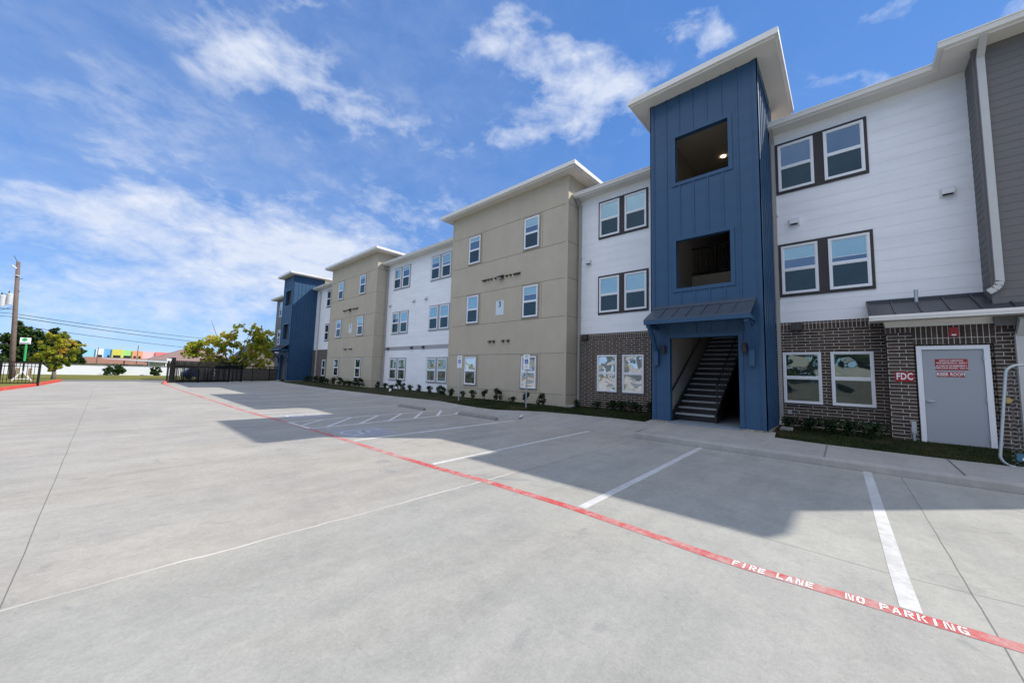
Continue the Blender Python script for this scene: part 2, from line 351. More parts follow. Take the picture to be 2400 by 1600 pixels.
for c in CLOUDS:
    a=vmath('DOT_PRODUCT',dirw,tuple(c[3:6]),1);b=vmath('DOT_PRODUCT',dirw,tuple(c[6:9]),1)
    r2=T.math('MULTIPLY_ADD',a,a,T.math('MULTIPLY',b,b))
    e=T.math('EXPONENT',T.math('MULTIPLY',r2,-.9))
    fr=T.math('GREATER_THAN',vmath('DOT_PRODUCT',dirw,tuple(c[:3]),1),.2)
    e=T.math('MULTIPLY',T.math('MULTIPLY',e,fr),c[9])
    tot=e if tot is None else T.math('ADD',tot,e)
# flat cloud layer coordinates so that the puffs shrink towards the horizon
sp=T.n('ShaderNodeSeparateXYZ');T.l(tc,sp.inputs[0])
den=T.math('ADD',T.math('MAXIMUM',sp.outputs[2],0.0),.22)
cx=T.n('ShaderNodeCombineXYZ');T.l(T.math('DIVIDE',sp.outputs[0],den),cx.inputs[0]);T.l(T.math('DIVIDE',sp.outputs[1],den),cx.inputs[1])
def wnoise(scale,detail,rough,dist=0,vec=None,st=(1,1,1)):
    mp=T.n('ShaderNodeMapping');mp.inputs['Scale'].default_value=st;mp.inputs['Rotation'].default_value=(0,0,.5);T.l(vec or cx.outputs[0],mp.inputs[0])
    x=T.n('ShaderNodeTexNoise');x.inputs['Scale'].default_value=scale;x.inputs['Detail'].default_value=detail;x.inputs['Roughness'].default_value=rough;x.inputs['Distortion'].default_value=dist
    T.l(mp.outputs[0],x.inputs['Vector']);return x.outputs['Fac']
n1=wnoise(6.5,9,.60,.25,vec=tc,st=(.9,.9,1.7));n2=wnoise(1.5,8,.6,.6,st=(.8,1.3,1));n3=wnoise(19,8,.62,.35,vec=tc,st=(.85,.85,1.6))
puff=T.math('ADD',T.math('MULTIPLY',tot,.82),T.math('MULTIPLY',T.math('SUBTRACT',n1,.5),2.2))
puff=T.math('ADD',puff,T.math('MULTIPLY',T.math('SUBTRACT',n3,.5),1.15))
puff=T.math('MULTIPLY',T.ramp(puff,[(.20,0.0),(.58,.40),(1.0,.82)]),T.math('MINIMUM',T.math('MULTIPLY',tot,4.0),1.0))
veil=T.math('MULTIPLY',T.ramp(n2,[(.30,.12),(.75,1.0)]),T.math('MULTIPLY',T.ramp(T.math('MULTIPLY_ADD',n3,.5,T.math('MULTIPLY',n1,.5)),[(.3,.25),(.7,1.0)]),.45))
vfade=T.ramp(vmath('DOT_PRODUCT',tc,(-.45,.9,0.0),1),[(-.0,.12),(.75,1.0)])
veil=T.math('MULTIPLY',veil,vfade)
dens=T.math('SUBTRACT',1.0,T.math('MULTIPLY',T.math('SUBTRACT',1.0,puff),T.math('SUBTRACT',1.0,veil)),clamp=True)
clear=T.ramp(sp.outputs[2],[(0.0,(.30,.46,.86)),(.18,(.17,.335,.72)),(.45,(.105,.262,.64)),(1.0,(.075,.21,.57))])
clear=T.mix(1.0,clear,(3.15,3.42,3.6),'MULTIPLY');clear.node.clamp_result=False
blue=T.mix(.72,T.mix(1.0,sky.outputs[0],(.50,.66,.80),'MULTIPLY'),clear)
# unseen broken clouds added behind the photographer as neutral ambient fill for the facade
fill_clouds=T.math('MULTIPLY',T.math('MULTIPLY',T.ramp(vmath('DOT_PRODUCT',tc,(-.75,-.36,.55),1),[(.30,0.0),(.72,1.0)]),T.ramp(sp.outputs[2],[(.10,.0),(.18,.28),(.38,.35),(.58,1.0)])),T.ramp(n2,[(.25,.45),(.55,1.0)]))
dens=T.math('SUBTRACT',1.0,T.math('MULTIPLY',T.math('SUBTRACT',1.0,dens),T.math('SUBTRACT',1.0,T.math('MULTIPLY',fill_clouds,.85))),clamp=True)
cl=T.mix(T.ramp(n3,[(.3,0.0),(.7,1.0)]),(2.6,2.85,3.4),(3.1,3.25,3.55))
bk=T.math('MULTIPLY',fill_clouds,1.0)
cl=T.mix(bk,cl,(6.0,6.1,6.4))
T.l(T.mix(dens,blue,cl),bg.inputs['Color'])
vs=sc.view_settings;vs.view_transform='Standard';vs.look='None';vs.exposure=.92;vs.gamma=1;vs.use_curve_mapping=False
sc.cycles.max_bounces=6
# ------------------------------------------------------------------ ground, lot, walk
G=-.28
def gz(y):
    if y<46:return -.32
    if y<125:return -.32-(y-46)/79*1.0
    return -1.32
ys=[-300,-60,0,30,46,60,80,100,125,180,300,600,3000];xs_=[-2500,-300,-80,-30,0,30,80,300,2500]
b=MB()
for y0,y1 in zip(ys,ys[1:]):
    for x0,x1 in zip(xs_,xs_[1:]):b.poly([(x0,y0,gz(y0)),(x1,y0,gz(y0)),(x1,y1,gz(y1)),(x0,y1,gz(y1))])
structure(b.build('ground',M['ground_far']))
structure(MB().poly([(-14,-22,G),(9.4,-22,G),(9.4,39.2,G),(11.4,43.2,G),(3.0,41.8,G),(-2.2,41.8,G),(-2.3,40,G),(-2.7,33.9,G),(-3.35,29.04,G),(-4.3,25,G),(-5.6,22,G),(-14,20,G)]).build('parking_lot',M['lot']))
structure(MB().poly([(-90,41.8,G-.006),(90,41.8,G-.006),(90,45.4,G-.006),(-90,45.4,G-.006)]).build('road',M['asphalt']))
b=MB()
for i in range(10):
    y0=45.4+i*3.46;y1=y0+3.46;b.poly([(-90,y0,gz(y0)+.03),(90,y0,gz(y0)+.03),(90,y1,gz(y1)+.03),(-90,y1,gz(y1)+.03)])
structure(b.build('lawn',M['lawn']))
# sidewalk with a real kerb that dies out at y=3.95
edge=[(-9,10.4),(-6,10.38),(-2.1,10.36),(-1.2,10.33),(.4,10.40),(1.30,10.62),(1.36,11.3),(4.45,11.3),(4.52,10.92),(5.6,10.95),(6.8,10.82),(8.0,10.55),(8.8,10.05),(9.4,9.55),(10.4,9.55),(11.6,9.72),(13.6,10.15),(16.5,9.9),(19.6,9.8),(24.5,9.65),(29.7,9.9),(35,10.1),(40.6,11.0)]
def ex(y):
    for (a,xa),(c,xc) in zip(edge,edge[1:]):
        if a<=y<=c:return xa+(xc-xa)*(y-a)/(c-a)
    return edge[-1][1]
b=MB()
def prof(y,kerb):
    e=ex(y);zt=-.055 if e>11.2 else -.095
    if kerb:return [(8.87,y,-.31),(8.89,y,-.18),(8.915,y,-.148),(8.96,y,-.133),(e,y,zt)]
    return [(8.85,y,-.279),(8.95,y,-.276),(9.15,y,-.26),(9.4,y,-.235),(e,y,-.11 if e<11.2 else zt)]
yy=[p[0] for p in edge if p[0]<3.9]+[3.93]
for y0,y1 in zip(yy,yy[1:]):
    A=prof(y0,True);B=prof(y1,True)
    for i in range(4):b.poly([A[i],A[i+1],B[i+1],B[i]][::-1])
b.poly(prof(3.93,True)+[(11.3,3.93,-.32)])
yy=[3.93]+[p[0] for p in edge if p[0]>3.93]
for y0,y1 in zip(yy,yy[1:]):
    A=prof(y0,False);B=prof(y1,False)
    for i in range(4):b.poly([A[i],A[i+1],B[i+1],B[i]][::-1])
structure(b.build('sidewalk',M['walk']))
structure(MB().box(10.95,20,2.06,3.83,-.3,-.02).build('entry_slab',M['entry']))
# grass strip between walk and building
b=MB()
for (y0,x0),(y1,x1) in zip(edge,edge[1:]):
    if x0>11.2 or x1>11.2:
        x0=x1=11.3
    n=3
    for i in range(n):
        a,c=i/n,(i+1)/n
        f=lambda x,y,t:(x+(13.4-x)*t,y,-.108+.085*t-(.02 if 1.3<y<4.5 else 0))
        b.poly([f(x0,y0,a),f(x0,y0,c),f(x1,y1,c),f(x1,y1,a)])
tag(b.build('grass_strip',M['grass']),'narrow strip of thin dark grass between the walk and the apartment building','grass',kind='stuff')
# blades near the camera
b=MB()
def inside(x,y):return not((x>10.9 and 1.35<y<4.5) or (x>12.2 and 8.2<y<16) or x>12.9 or (x>12.4 and y<-.7))
cnt=0
while cnt<26000:
    y=-5+18*random.random()**1.1;x=ex(y)+(2.7*random.random())
    if x<ex(y)+.01 or not inside(x,y):continue
    t=(x-ex(y))/(13.4-ex(y));z=-.11+.085*t
    a=random.random()*6.28;h_=.025+.05*random.random();wd=.006;dx,dy=math.cos(a)*wd,math.sin(a)*wd;l=random.random()*.03;c=random.random()*6.28
    b.poly([(x-dx,y-dy,z),(x+dx,y+dy,z),(x+math.cos(c)*l,y+math.sin(c)*l,z+h_)]);cnt+=1
tag(b.build('grass_blades',M['blade']),'short uneven grass blades growing along the near part of the building strip','grass',kind='stuff')
# left verge with red kerb
kl=[(-2.2,41.8),(-2.3,40),(-2.7,33.9),(-3.35,29.04),(-4.3,25),(-5.6,22),(-14,20)]
b=MB();r=MB()
for (x0,y0),(x1,y1) in zip(kl,kl[1:]):
    d=Vector((x1-x0,y1-y0,0)).normalized();nrm_=Vector((d.y,-d.x,0))
    if nrm_.x>0:nrm_=-nrm_
    o=nrm_*.17
    r.hexa([(x0,y0,G-.05),(x1,y1,G-.05),(x1+o.x,y1+o.y,G-.05),(x0+o.x,y0+o.y,G-.05)][::-1],[(x0+o.x*.15,y0+o.y*.15,-.13),(x1+o.x*.15,y1+o.y*.15,-.13),(x1+o.x,y1+o.y,-.13),(x0+o.x,y0+o.y,-.13)][::-1])
    b.poly([(x0+o.x,y0+o.y,-.135),(x1+o.x,y1+o.y,-.135),(-30,y1,-.12),(-30,y0,-.12)])
structure(r.build('red_kerb',M['kerb_red']));structure(b.build('left_verge',M['lawn']))
# red kerb end and pale island at the sliding gate
r=MB();r.hexa([(2.72,36.6,G),(2.95,36.6,G),(3.15,39.2,G),(2.9,39.3,G)],[(2.76,36.7,-.14),(2.92,36.7,-.14),(3.12,39.1,-.14),(2.93,39.2,-.14)])
structure(r.build('red_kerb',M['kerb_red']))
# joints
def strip(b,pts,wd,z):
    L=[];Rr=[]
    for i,p in enumerate(pts):
        a=Vector(pts[max(i-1,0)]);c=Vector(pts[min(i+1,len(pts)-1)]);d=(c-a).normalized();n=Vector((-d.y,d.x))*wd/2;p=Vector(p)
        L.append(p+n);Rr.append(p-n)
    for i in range(len(pts)-1):b.poly([(Rr[i].x,Rr[i].y,z),(Rr[i+1].x,Rr[i+1].y,z),(L[i+1].x,L[i+1].y,z),(L[i].x,L[i].y,z)])
def wig(p,q,n,a):
    return [(p[0]+(q[0]-p[0])*i/n+random.uniform(-a,a),p[1]+(q[1]-p[1])*i/n+random.uniform(-a,a)) for i in range(n+1)]
b=MB()
strip(b,wig((8.86,-.59),(6.7,-.61),8,.002)+wig((6.5,-.61),(-3,-.63),40,.003),.0075,G+.001)
strip(b,wig((-.32,3.79),(-.48,34),60,.004),.006,G+.001)
strip(b,wig((4.3,3.75),(8.85,3.77),30,.006),.010,G+.001)
strip(b,wig((7.7,-1.42),(6.4,-2.8),12,.003),.012,G+.001)
strip(b,wig((8.858,-9),(8.858,3.92),90,.006),.028,G+.001)
structure(b.build('pavement_joint',M['joint']))
b=MB()
strip(b,wig((4.32,-.15),(4.40,1.2),10,.003)+wig((4.42,2.4),(4.34,7.2),24,.004),.006,G+.001)
strip(b,wig((4.32,-.15),(4.42,-1.2),8,.003)+wig((4.44,-1.3),(4.5,-8),20,.003),.006,G+.001)
strip(b,wig((4.34,7.2),(4.3,30),50,.004),.008,G+.001)
strip(b,wig((-8,11.6),(8.8,11.75),40,.004),.006,G+.001)
strip(b,wig((-2.6,34.4),(3,34.9),20,.01),.05,G+.001)
structure(b.build('pavement_joint',M['joint_mid']))
b=MB();strip(b,wig((-4,3.80),(4.3,3.79),70,.012),.024,G+.001)
structure(b.build('pavement_joint',M['joint_pale']))
b=MB()
for y,x0,x1 in ((3.92,8.95,11.0),(.36,8.92,10.4),(-1.28,8.92,10.33)):
    z0=-.125;b.hexa([(x0,y-.007,z0),(x1,y-.007,-.092),(x1,y+.007,-.092),(x0,y+.007,z0)],[(x0,y-.007,z0+.004),(x1,y-.007,-.085),(x1,y+.007,-.085),(x0,y+.007,z0+.004)])
structure(b.build('sidewalk_joint',M['joint']))
# red fire lane line and stencilled words
red=[(3.74,-3),(3.72,-1.5),(3.695,-.7),(3.665,-.3),(3.635,.15),(3.60,.6),(3.595,.93),(3.63,1.5),(3.675,2.4),(3.66,3.2),(3.65,3.76),(3.59,4.5),(3.555,5.1),(3.53,6.0),(3.50,7.4),(3.47,8.8),(3.40,10.5),(3.31,12.25),(3.22,13.9),(3.13,16),(3.06,19.4),(2.92,24.9),(2.84,30),(2.77,36.5)]
def smooth(p,n=3):
    out=[]
    for i in range(len(p)-1):
        p0,p1,p2,p3=[Vector(p[max(0,min(len(p)-1,i+j))]) for j in (-1,0,1,2)]
        for k in range(n):
            t=k/n;out.append(tuple(.5*((2*p1)+(p2-p0)*t+(2*p0-5*p1+4*p2-p3)*t*t+(-p0+3*p1-3*p2+p3)*t**3)))
    return out+[p[-1]]
reds=smooth(red)
b=MB();strip(b,reds,.122,G+.0023);structure(b.build('fire_lane_line',M['red_line']))
GL={'F':[(0,0,.27,1),(.35,.8,1,1),(.35,.40,.74,.57)],'I':[(.33,0,.63,1)],'E':[(0,0,.27,1),(.35,.8,1,1),(.35,.41,.88,.6),(.35,0,1,.2)],
'R':[(0,0,.27,1),(.35,.8,.85,1),(.72,.5,1,.92),(.35,.40,.75,.58),[(.42,.36),(.70,.36),(1.05,0),(.75,0)]],
'L':[(0,0,.27,1),(.35,0,1,.2)],'A':[[(0,0),(.25,0),(.47,.82),(.47,1),(.36,1)],[(.53,1),(.64,1),(1,0),(.75,0),(.53,.82)],(.33,.25,.67,.42)],
'N':[(0,0,.22,1),[(.28,1),(.46,1),(.74,.0),(.56,0)],(.80,0,1.0,1)],
'O':[[(.45,0),(.2,0),(0,.2),(0,.8),(.2,1),(.45,1),(.45,.8),(.27,.8),(.27,.2),(.45,.2)],[(.55,0),(.8,0),(1,.2),(1,.8),(.8,1),(.55,1),(.55,.8),(.73,.8),(.73,.2),(.55,.2)]],
'P':[(0,0,.27,1),(.35,.8,.85,1),(.72,.5,1,.92),(.35,.40,.78,.58)],
'K':[(0,0,.27,1),[(.35,.52),(.75,1),(1.02,1),(.55,.5)],[(.45,.46),(.62,.5),(1.05,0),(.75,0)]],
'G':[[(.45,0),(.2,0),(0,.2),(0,.8),(.2,1),(.45,1),(.45,.8),(.27,.8),(.27,.2),(.45,.2)],(.55,.8,.98,1),(.55,0,.98,.2),(.74,.2,.98,.5),(.55,.38,.74,.53)]}
def redx(y):
    p=sorted(reds,key=lambda q:q[1])
    for (xa,ya),(xb,yb) in zip(p,p[1:]):
        if ya<=y<=yb:return xa+(xb-xa)*(y-ya)/(yb-ya)
def stencil(b,txt,y0,pitch,w_=.043,h_=.092):
    for i,ch in enumerate(txt):
        if ch==' ':continue
        yc=y0-i*pitch;xb=redx(yc-.02)-.045
        for g in GL[ch]:
            q=[(g[0],g[1]),(g[2],g[1]),(g[2],g[3]),(g[0],g[3])] if isinstance(g,tuple) else g
            b.poly([(xb+v*h_,yc-u*w_,G+.0041) for u,v in q])
b=MB();stencil(b,'FIRE LANE',.752,.0585);stencil(b,'NO PARKING',.066,.0575,.042)
structure(b.build('stencil_lettering',M['stencil']))
# stall lines
b=MB()
strip(b,[(8.86,-.195),(4.4,-.245),(3.74,-.26)],.108,G+.0023)
strip(b,[(8.86,2.42),(6,2.34),(3.76,2.29)],.105,G+.0023)
strip(b,[(9.1,5.23),(6,5.12),(3.66,5.01)],.10,G+.0023)
structure(b.build('parking_line',M['white_line']))
b=MB()
strip(b,[(9.1,7.93),(6,7.80),(3.6,7.70)],.10,G+.0023);strip(b,[(9.16,7.93),(9.9,8.45)],.09,-.20)
strip(b,[(8.6,10.36),(6,10.08),(3.5,9.83)],.10,G+.0023);strip(b,[(8.85,11.69),(6,11.46),(3.5,11.29)],.10,G+.0023)
for a,c in (((3.92,9.94),(5.14,11.31)),((4.78,9.97),(6.05,11.38)),((5.65,10.0),(6.95,11.45)),((6.57,10.09),(7.81,11.48)),((7.51,10.18),(8.7,11.54)),((3.5,10.49),(4.3,11.31))):strip(b,[a,c],.10,G+.0036)
strip(b,[(3.42,11.29),(3.46,9.83)],.10,G+.0039)
strip(b,[(8.45,10.36),(8.86,10.72)],.10,G+.0041)
structure(b.build('parking_line',M['white_line_worn']))
b=MB()
for y in (14.1,16.4,19.0,21.6,24.2):strip(b,[(8.3,y),(3.3,y-.2)],.08,G+.0023)
structure(b.build('parking_line',M['white_line_worn']))
def wheelchair(yc):
    q=MB();q.poly([(3.66,yc-.62,G+.0015),(4.85,yc-.62,G+.0015),(4.85,yc+.62,G+.0015),(3.66,yc+.62,G+.0015)]);structure(q.build('accessible_symbol_panel',M['blue_line']))
    q=MB();cx_,cy_=4.02,yc+.05
    P=[(cx_-.26*math.cos(t),cy_+.30*math.sin(t)) for t in [R(a) for a in range(-60,200,20)]]
    strip(q,P,.065,G+.0036)
    strip(q,[(4.5,yc+.12),(4.13,yc+.08),(4.13,yc-.22),(3.82,yc-.38)],.075,G+.0036)
    strip(q,[(4.36,yc+.1),(4.33,yc-.14)],.06,G+.0039)
    q.tube([(4.66,yc+.14,G+.0025),(4.66,yc+.14,G+.0038)],.085,14)
    structure(q.build('accessible_symbol',M['white_line']))
wheelchair(8.62);wheelchair(12.55)
# ------------------------------------------------------------------ apartment building
XW,XT,XK,XG,XR=13.16,12.34,11.06,12.42,12.56
B=empty('apartment_building',(16,20,-.2),'long three storey apartment building in white, tan, grey and navy siding','building')
def part(mb,name,m,label=None,par=None,smooth=False):
    o=mb.build(name,M[m],par or B,smooth)
    if label:o['label']=label
    return o
def lap(b,x,y0,y1,z0,z1,ex_,lip=.0065,axis='x',nx=-1):
    z=z0
    while z<z1-1e-4:
        t=min(z+ex_,z1)
        if axis=='x':
            b.poly([(x-lip,y1,z),(x-lip,y0,z),(x-.001,y0,t),(x-.001,y1,t)]);b.poly([(x,y1,z),(x,y0,z),(x-lip,y0,z),(x-lip,y1,z)])
        else: # wall whose normal is +y or -y, x is the plane y, y0..y1 run in x
            s=nx
            b.poly([(y0,x+s*lip,z),(y1,x+s*lip,z),(y1,x+s*.001,t),(y0,x+s*.001,t)]);b.poly([(y0,x,z),(y1,x,z),(y1,x+s*lip,z),(y0,x+s*lip,z)])
        z=t
def white(y0,y1,zb,label):
    b=MB();lap(b,XW,y0,y1,zb,8.72,.292);b.box(XW+.002,XW+.2,y0,y1,-.35,8.75);part(b,'white_wall','white_siding',label)
white(-2.35,1.5,2.91,'white lap siding right of the near navy tower');white(4.34,8.31,2.91,'white lap siding between the near navy tower and the near tan block')
white(32.44,38.0,2.91,'narrow white siding beside the far navy tower');white(40.84,44.7,2.91,'white siding beyond the far navy tower')
b=MB();lap(b,XW,15.96,24.47,-.3,2.58,.215);lap(b,XW,15.96,24.47,2.81,8.72,.292);b.box(XW+.002,XW+.2,15.96,24.47,-.35,8.75)
part(b,'white_wall','white_siding','white siding from ground to eave between the two tan blocks')
part(MB().box(XW-.022,XW,15.97,24.46,2.58,2.81),'band_board','grey_trim')
# brick bases
def brickbase(y0,y1):
    part(MB().box(XW-.03,XW,y0,y1,-.35,2.69),'brick_wall','brick');part(MB().box(XW-.033,XW,y0,y1,2.692,2.91),'soldier_course','soldier')
for a,c in ((-.74,1.5),(4.34,8.31),(32.44,38.0),(40.84,44.7)):brickbase(a,c)
# grey end blocks
def grey(y0,y1,far):
    b=MB();lap(b,XG,y0,y1,2.6,8.72,.165);b.box(XG+.002,XG+1.5,y0+.003,y1-.003,2.6,8.75);b.box(XR+.06,XG+1.5,*((y0+.003,-2.67) if y1<0 else (45.1,y1-.003)),-.35,2.6)
    lap(b,y1,XG,XW+.3,2.6,8.72,.165,axis='y',nx=1)
    b.box(XG-.02,XG+.05,y0+.02,y1+.02,2.5,2.6)
    part(b,'grey_wall','grey_siding','dark grey lap siding block')
grey(-5.72,-2.35,0);grey(44.7,48.1,1)
part(MB().box(XG-.026,XG+.07,-2.42,-2.324,2.6,8.7),'corner_board','grey_siding')
# tan blocks
def tan(y0,y1,lab):
    b=MB().box(XT,XW+.5,y0,y1,-.35,9.66);part(b,'tan_wall','tan',lab)
    b=MB()
    W=y1-y0
    for z in (8.38,6.74,5.22,3.62,2.10,.42):
        b.box(XT-.005,XT+.001,y0,y1,z-.008,z+.008);b.box(XT,XW,y0-.005,y0+.001,z-.008,z+.008)
    ye=y0+1.34;yo=y0+5.2
    for (za,zb) in ((6.74,8.38),(3.62,5.22),(.42,2.10)):
        for y in (ye,yo):b.box(XT-.005,XT+.001,y-.006,y+.006,za,zb)
    part(b,'panel_reveal','tan_reveal')
    for y in (y0,y1-.12):part(MB().box(XT-.012,XT,y,y+.12,-.3,9.6),'corner_trim','tan')
tan(8.31,15.96,'near tan panelled block');tan(24.47,32.44,'far tan panelled block')
# stair towers
def tower(yo,lab,near):
    y0,y1=1.5+yo,4.34+yo
    o0,o1=2.20+yo,3.61+yo;g0,g1=2.07+yo,3.81+yo
    b=MB()
    t=.14
    def slab(ya,yb,za,zb):b.box(XK,XK+t,ya,yb,za,zb)
    slab(y0,g0,-.02,2.38);slab(g1,y1,-.02,2.38);slab(y0,y1,2.38,3.83)
    for za,zb in ((3.83,5.27),(7.07,8.5)):slab(y0,o0,za,zb);slab(o1,y1,za,zb)
    slab(y0,y1,5.27,7.07);slab(y0,y1,8.5,9.9)
    b.box(XK+t,XW+.6,y0,y0+t,-.02,9.9);b.box(XK+t,XW+.6,y1-t,y1,-.02,9.9)
    # battens
    bt=.042;th=.02
    n=7
    for i in range(n+1):
        y=y0+.09+(y1-y0-.18)*i/n
        segs=[(2.50,9.86)]
        if o0-.14<y<o1+.14:segs=[(2.50,3.73),(5.37,6.97),(8.60,9.86)]
        if y<g0-.11 or y>g1+.11:segs=[(-.02,9.86)] if len(segs)==1 else [(-.02,2.4)]+segs
        for a,c in segs:b.box(XK-th,XK,y-bt/2,y+bt/2,a,c)
    k=int((XW-XK)/.30)
    for i in range(k+1):
        x=XK+.12+i*.30
        for y,s in ((y0,-1),(y1,1)):b.box(x-bt/2,x+bt/2,y,y+s*th,-.02,9.86)
    part(b,'tower_wall','blue',lab)
    # trims
    b=MB();w_=.10;d=.028
    for a,c,za,zb in ((o0,o1,3.83,5.27),(o0,o1,7.07,8.5)):
        b.box(XK-d,XK+.01,a-w_,c+w_,zb,zb+w_);b.box(XK-d,XK+.01,a-w_,c+w_,za-w_,za);b.box(XK-d,XK+.01,a-w_,a,za,zb);b.box(XK-d,XK+.01,c,c+w_,za,zb)
    b.box(XK-d,XK+.01,g0-w_,g1+w_,2.38,2.38+w_);b.box(XK-d,XK+.01,g0-w_,g0,-.02,2.38);b.box(XK-d,XK+.01,g1,g1+w_,-.02,2.38)
    for y,s in ((y0,-1),(y1,1)):
        b.box(XK-.030,XK+.09,y,y+s*.024,-.02,9.88);b.box(XK-.030,XK,y+s*.024,y-s*.07,-.02,9.88)
        b.box(XK+.09,XW,y,y+s*.024,9.6,9.88)
    part(b,'opening_trim','blue')
    # roof
    X0,Y0,Y1=XK-.41,y0-.45,y1+.45
    XB=XW+1.1
    part(MB().box(X0,XB,Y0,Y1,9.86,9.90),'tower_soffit','soffit')
    b=MB();gh=.10
    # gutter profile and fascia on three sides
    b.box(X0-.03,X0,Y0-.03,Y1+.03,9.85,10.0);b.box(X0-.10,X0-.03,Y0-.10,Y1+.10,9.90,10.06)
    for y,s in ((Y0,-1),(Y1,1)):
        b.box(X0,XB,y,y+s*.03,9.85,10.0);b.box(X0-.03,XB,y+s*.03,y+s*.10,9.90,10.06)
    part(b,'gutter','gutter')
    b=MB();xr=XW+1.1;ym=(y0+y1)/2
    e=.05
    b.poly([(X0-e,Y0-e,10.03),(X0-e,Y1+e,10.03),(xr,ym,10.55)][::-1]);b.poly([(X0-e,Y0-e,10.03),(xr,ym,10.55),(XB,Y0-e,10.03)][::-1]);b.poly([(X0-e,Y1+e,10.03),(XB,Y1+e,10.03),(xr,ym,10.55)][::-1]);b.poly([(XB,Y0-e,10.03),(xr,ym,10.55),(XB,Y1+e,10.03)][::-1])
    part(b,'tower_roof','shingle')
    # entrance canopy
    c0,c1=1.66+yo,4.28+yo
    b=MB()
    xa,za,xb,zb=XK-.03,3.27,10.27,2.86
    b.prism([(xa,c0,za),(xb,c0,zb),(xb,c0,zb-.03),(xa,c0,za-.03)],(0,c1-c0,0))
    for i in range(8):
        y=c0+.04+(c1-c0-.08)*i/7
        if i in(0,7):continue
        b.prism([(xa,y-.012,za+.03),(xb,y-.012,zb+.03),(xb,y-.012,zb),(xa,y-.012,za)],(0,.024,0))
    b.box(XK-.07,XK-.02,c0,c1,3.26,3.34)
    can=part(b,'entrance_canopy','blue_metal_roof')
    b=MB();b.box(xb-.012,xb+.05,c0+.005,c1-.005,zb-.14,zb-.032)
    b.box(xb+.05,XK-.032,c0+.01,c0+.05,zb-.14,zb-.035);b.box(xb+.05,XK-.032,c1-.05,c1-.01,zb-.14,zb-.035)
    b.box(xb+.05,XK-.032,c0+.05,c1-.05,zb-.06,zb-.035)
    part(b,'canopy_fascia','blue',par=can)
    for y in (c0+.10,c1-.10):
        b=MB();b.bar((XK-.05,y,1.95),(xb+.14,y,zb-.15),.10,.10,(0,1,0));b.box(XK-.14,XK-.034,y-.06,y+.06,1.58,2.0);b.box(xb+.06,XK-.034,y-.05,y+.05,zb-.22,zb-.142)
        part(b,'canopy_bracket','blue',par=can)
    # stone feet
    for a,c in ((y0-.03,g0+.02),(g1-.02,y1+.03)):part(MB().box(XK-.02,XK+.25,a,c,-.3,-.022),'stone_foot','stone')
    for a,c in ((y0-.02,y0+.16),(y1-.16,y1+.02)):part(MB().box(XK+.252,XW-.1,a,c,-.3,-.022),'stone_foot','stone')
    # stairwell
    i0,i1=y0+t,y1-.34
    b=MB();b.box(XK+t,20,i0-.1,i0,-.02,9.1);b.box(XK+t,20,i1,i1+.1,-.02,9.1);b.box(20,20.1,i0,i1,-.02,9.1)
    part(b,'stairwell_wall','inner_wall')
    part(MB().box(XK+t,20,i0,i1,9.08,9.2),'stairwell_ceiling','inner_ceiling')
    b=MB();b.box(16.6,20,i0,i1,2.95,3.12);b.box(13.9,16.5,i0,i1,4.62,4.88);b.box(13.9,13.94,i0,i1,4.2,4.62);part(b,'landing','inner_wall')
    b=MB()
    b.box(13.92,13.96,i0,i1,5.86,5.92);b.box(13.92,13.96,i0,i1,4.95,4.99)
    y=i0+.05
    while y<i1:b.box(13.93,13.95,y,y+.022,4.99,5.86);y+=.11
    part(b,'landing_railing','black_metal')
    s0,s1=2.80+yo,3.90+yo
    if near:
        st=MB();x=11.72
        for yy_ in (s0-.05,s1):st.prism([(x-.1,yy_,-.02),(x+.12,yy_,-.02),(x+.12+17*.283,yy_,2.85),(x+.12+17*.283,yy_,3.1),(x-.1,yy_,.2)],(0,.05,0))
        for i in range(17):
            st.box(x+i*.283+.04,x+i*.283+.06,s0,s1,.0+i*.178,.178*(i+1)-.05)
        stc=part(st,'staircase','steel_dark')
        for i in range(17):
            part(MB().box(x+i*.283,x+i*.283+.31,s0+.004,s1-.004,.178*(i+1)-.045,.178*(i+1)-.002),'step','tread',par=stc)
        hr=MB();hr.tube([(11.5,i1-.03,.8),(11.55,i1-.07,.85),(11.72,i1-.07,.95),(16.5,i1-.07,3.95)],.022,8)
        part(hr,'handrail','black_metal',par=stc)
        hr=MB();hr.tube([(11.78,s0-.03,.0),(11.78,s0-.03,1.05),(16.6,s0-.03,4.05)],.02,8)
        for i in range(14):
            xx=11.95+i*.33;hr.box(xx-.008,xx+.008,s0-.035,s0-.02,(xx-11.7)*.63+.1,(xx-11.7)*.63+.98)
        hr.bar((11.9,s0-.03,.22),(16.5,s0-.03,3.1),.03)
        part(hr,'stair_railing','steel_dark',par=stc)
        lp=MB().disc((14.0,2.94,9.055),.075,(0,0,1),24,.02);part(lp,'ceiling_lamp','lamp_on')
    # dark sheets standing in for the black void on the right, ground floor
    part(MB().box(13.2,19,i0+.01,i0+.05,-.02,2.9).box(17.2,17.25,i0,i1,-.02,2.9),'stairwell_void_sheet','steel_dark')
tower(0,'near navy board and batten stair tower',True);tower(36.5,'far navy board and batten stair tower',False)
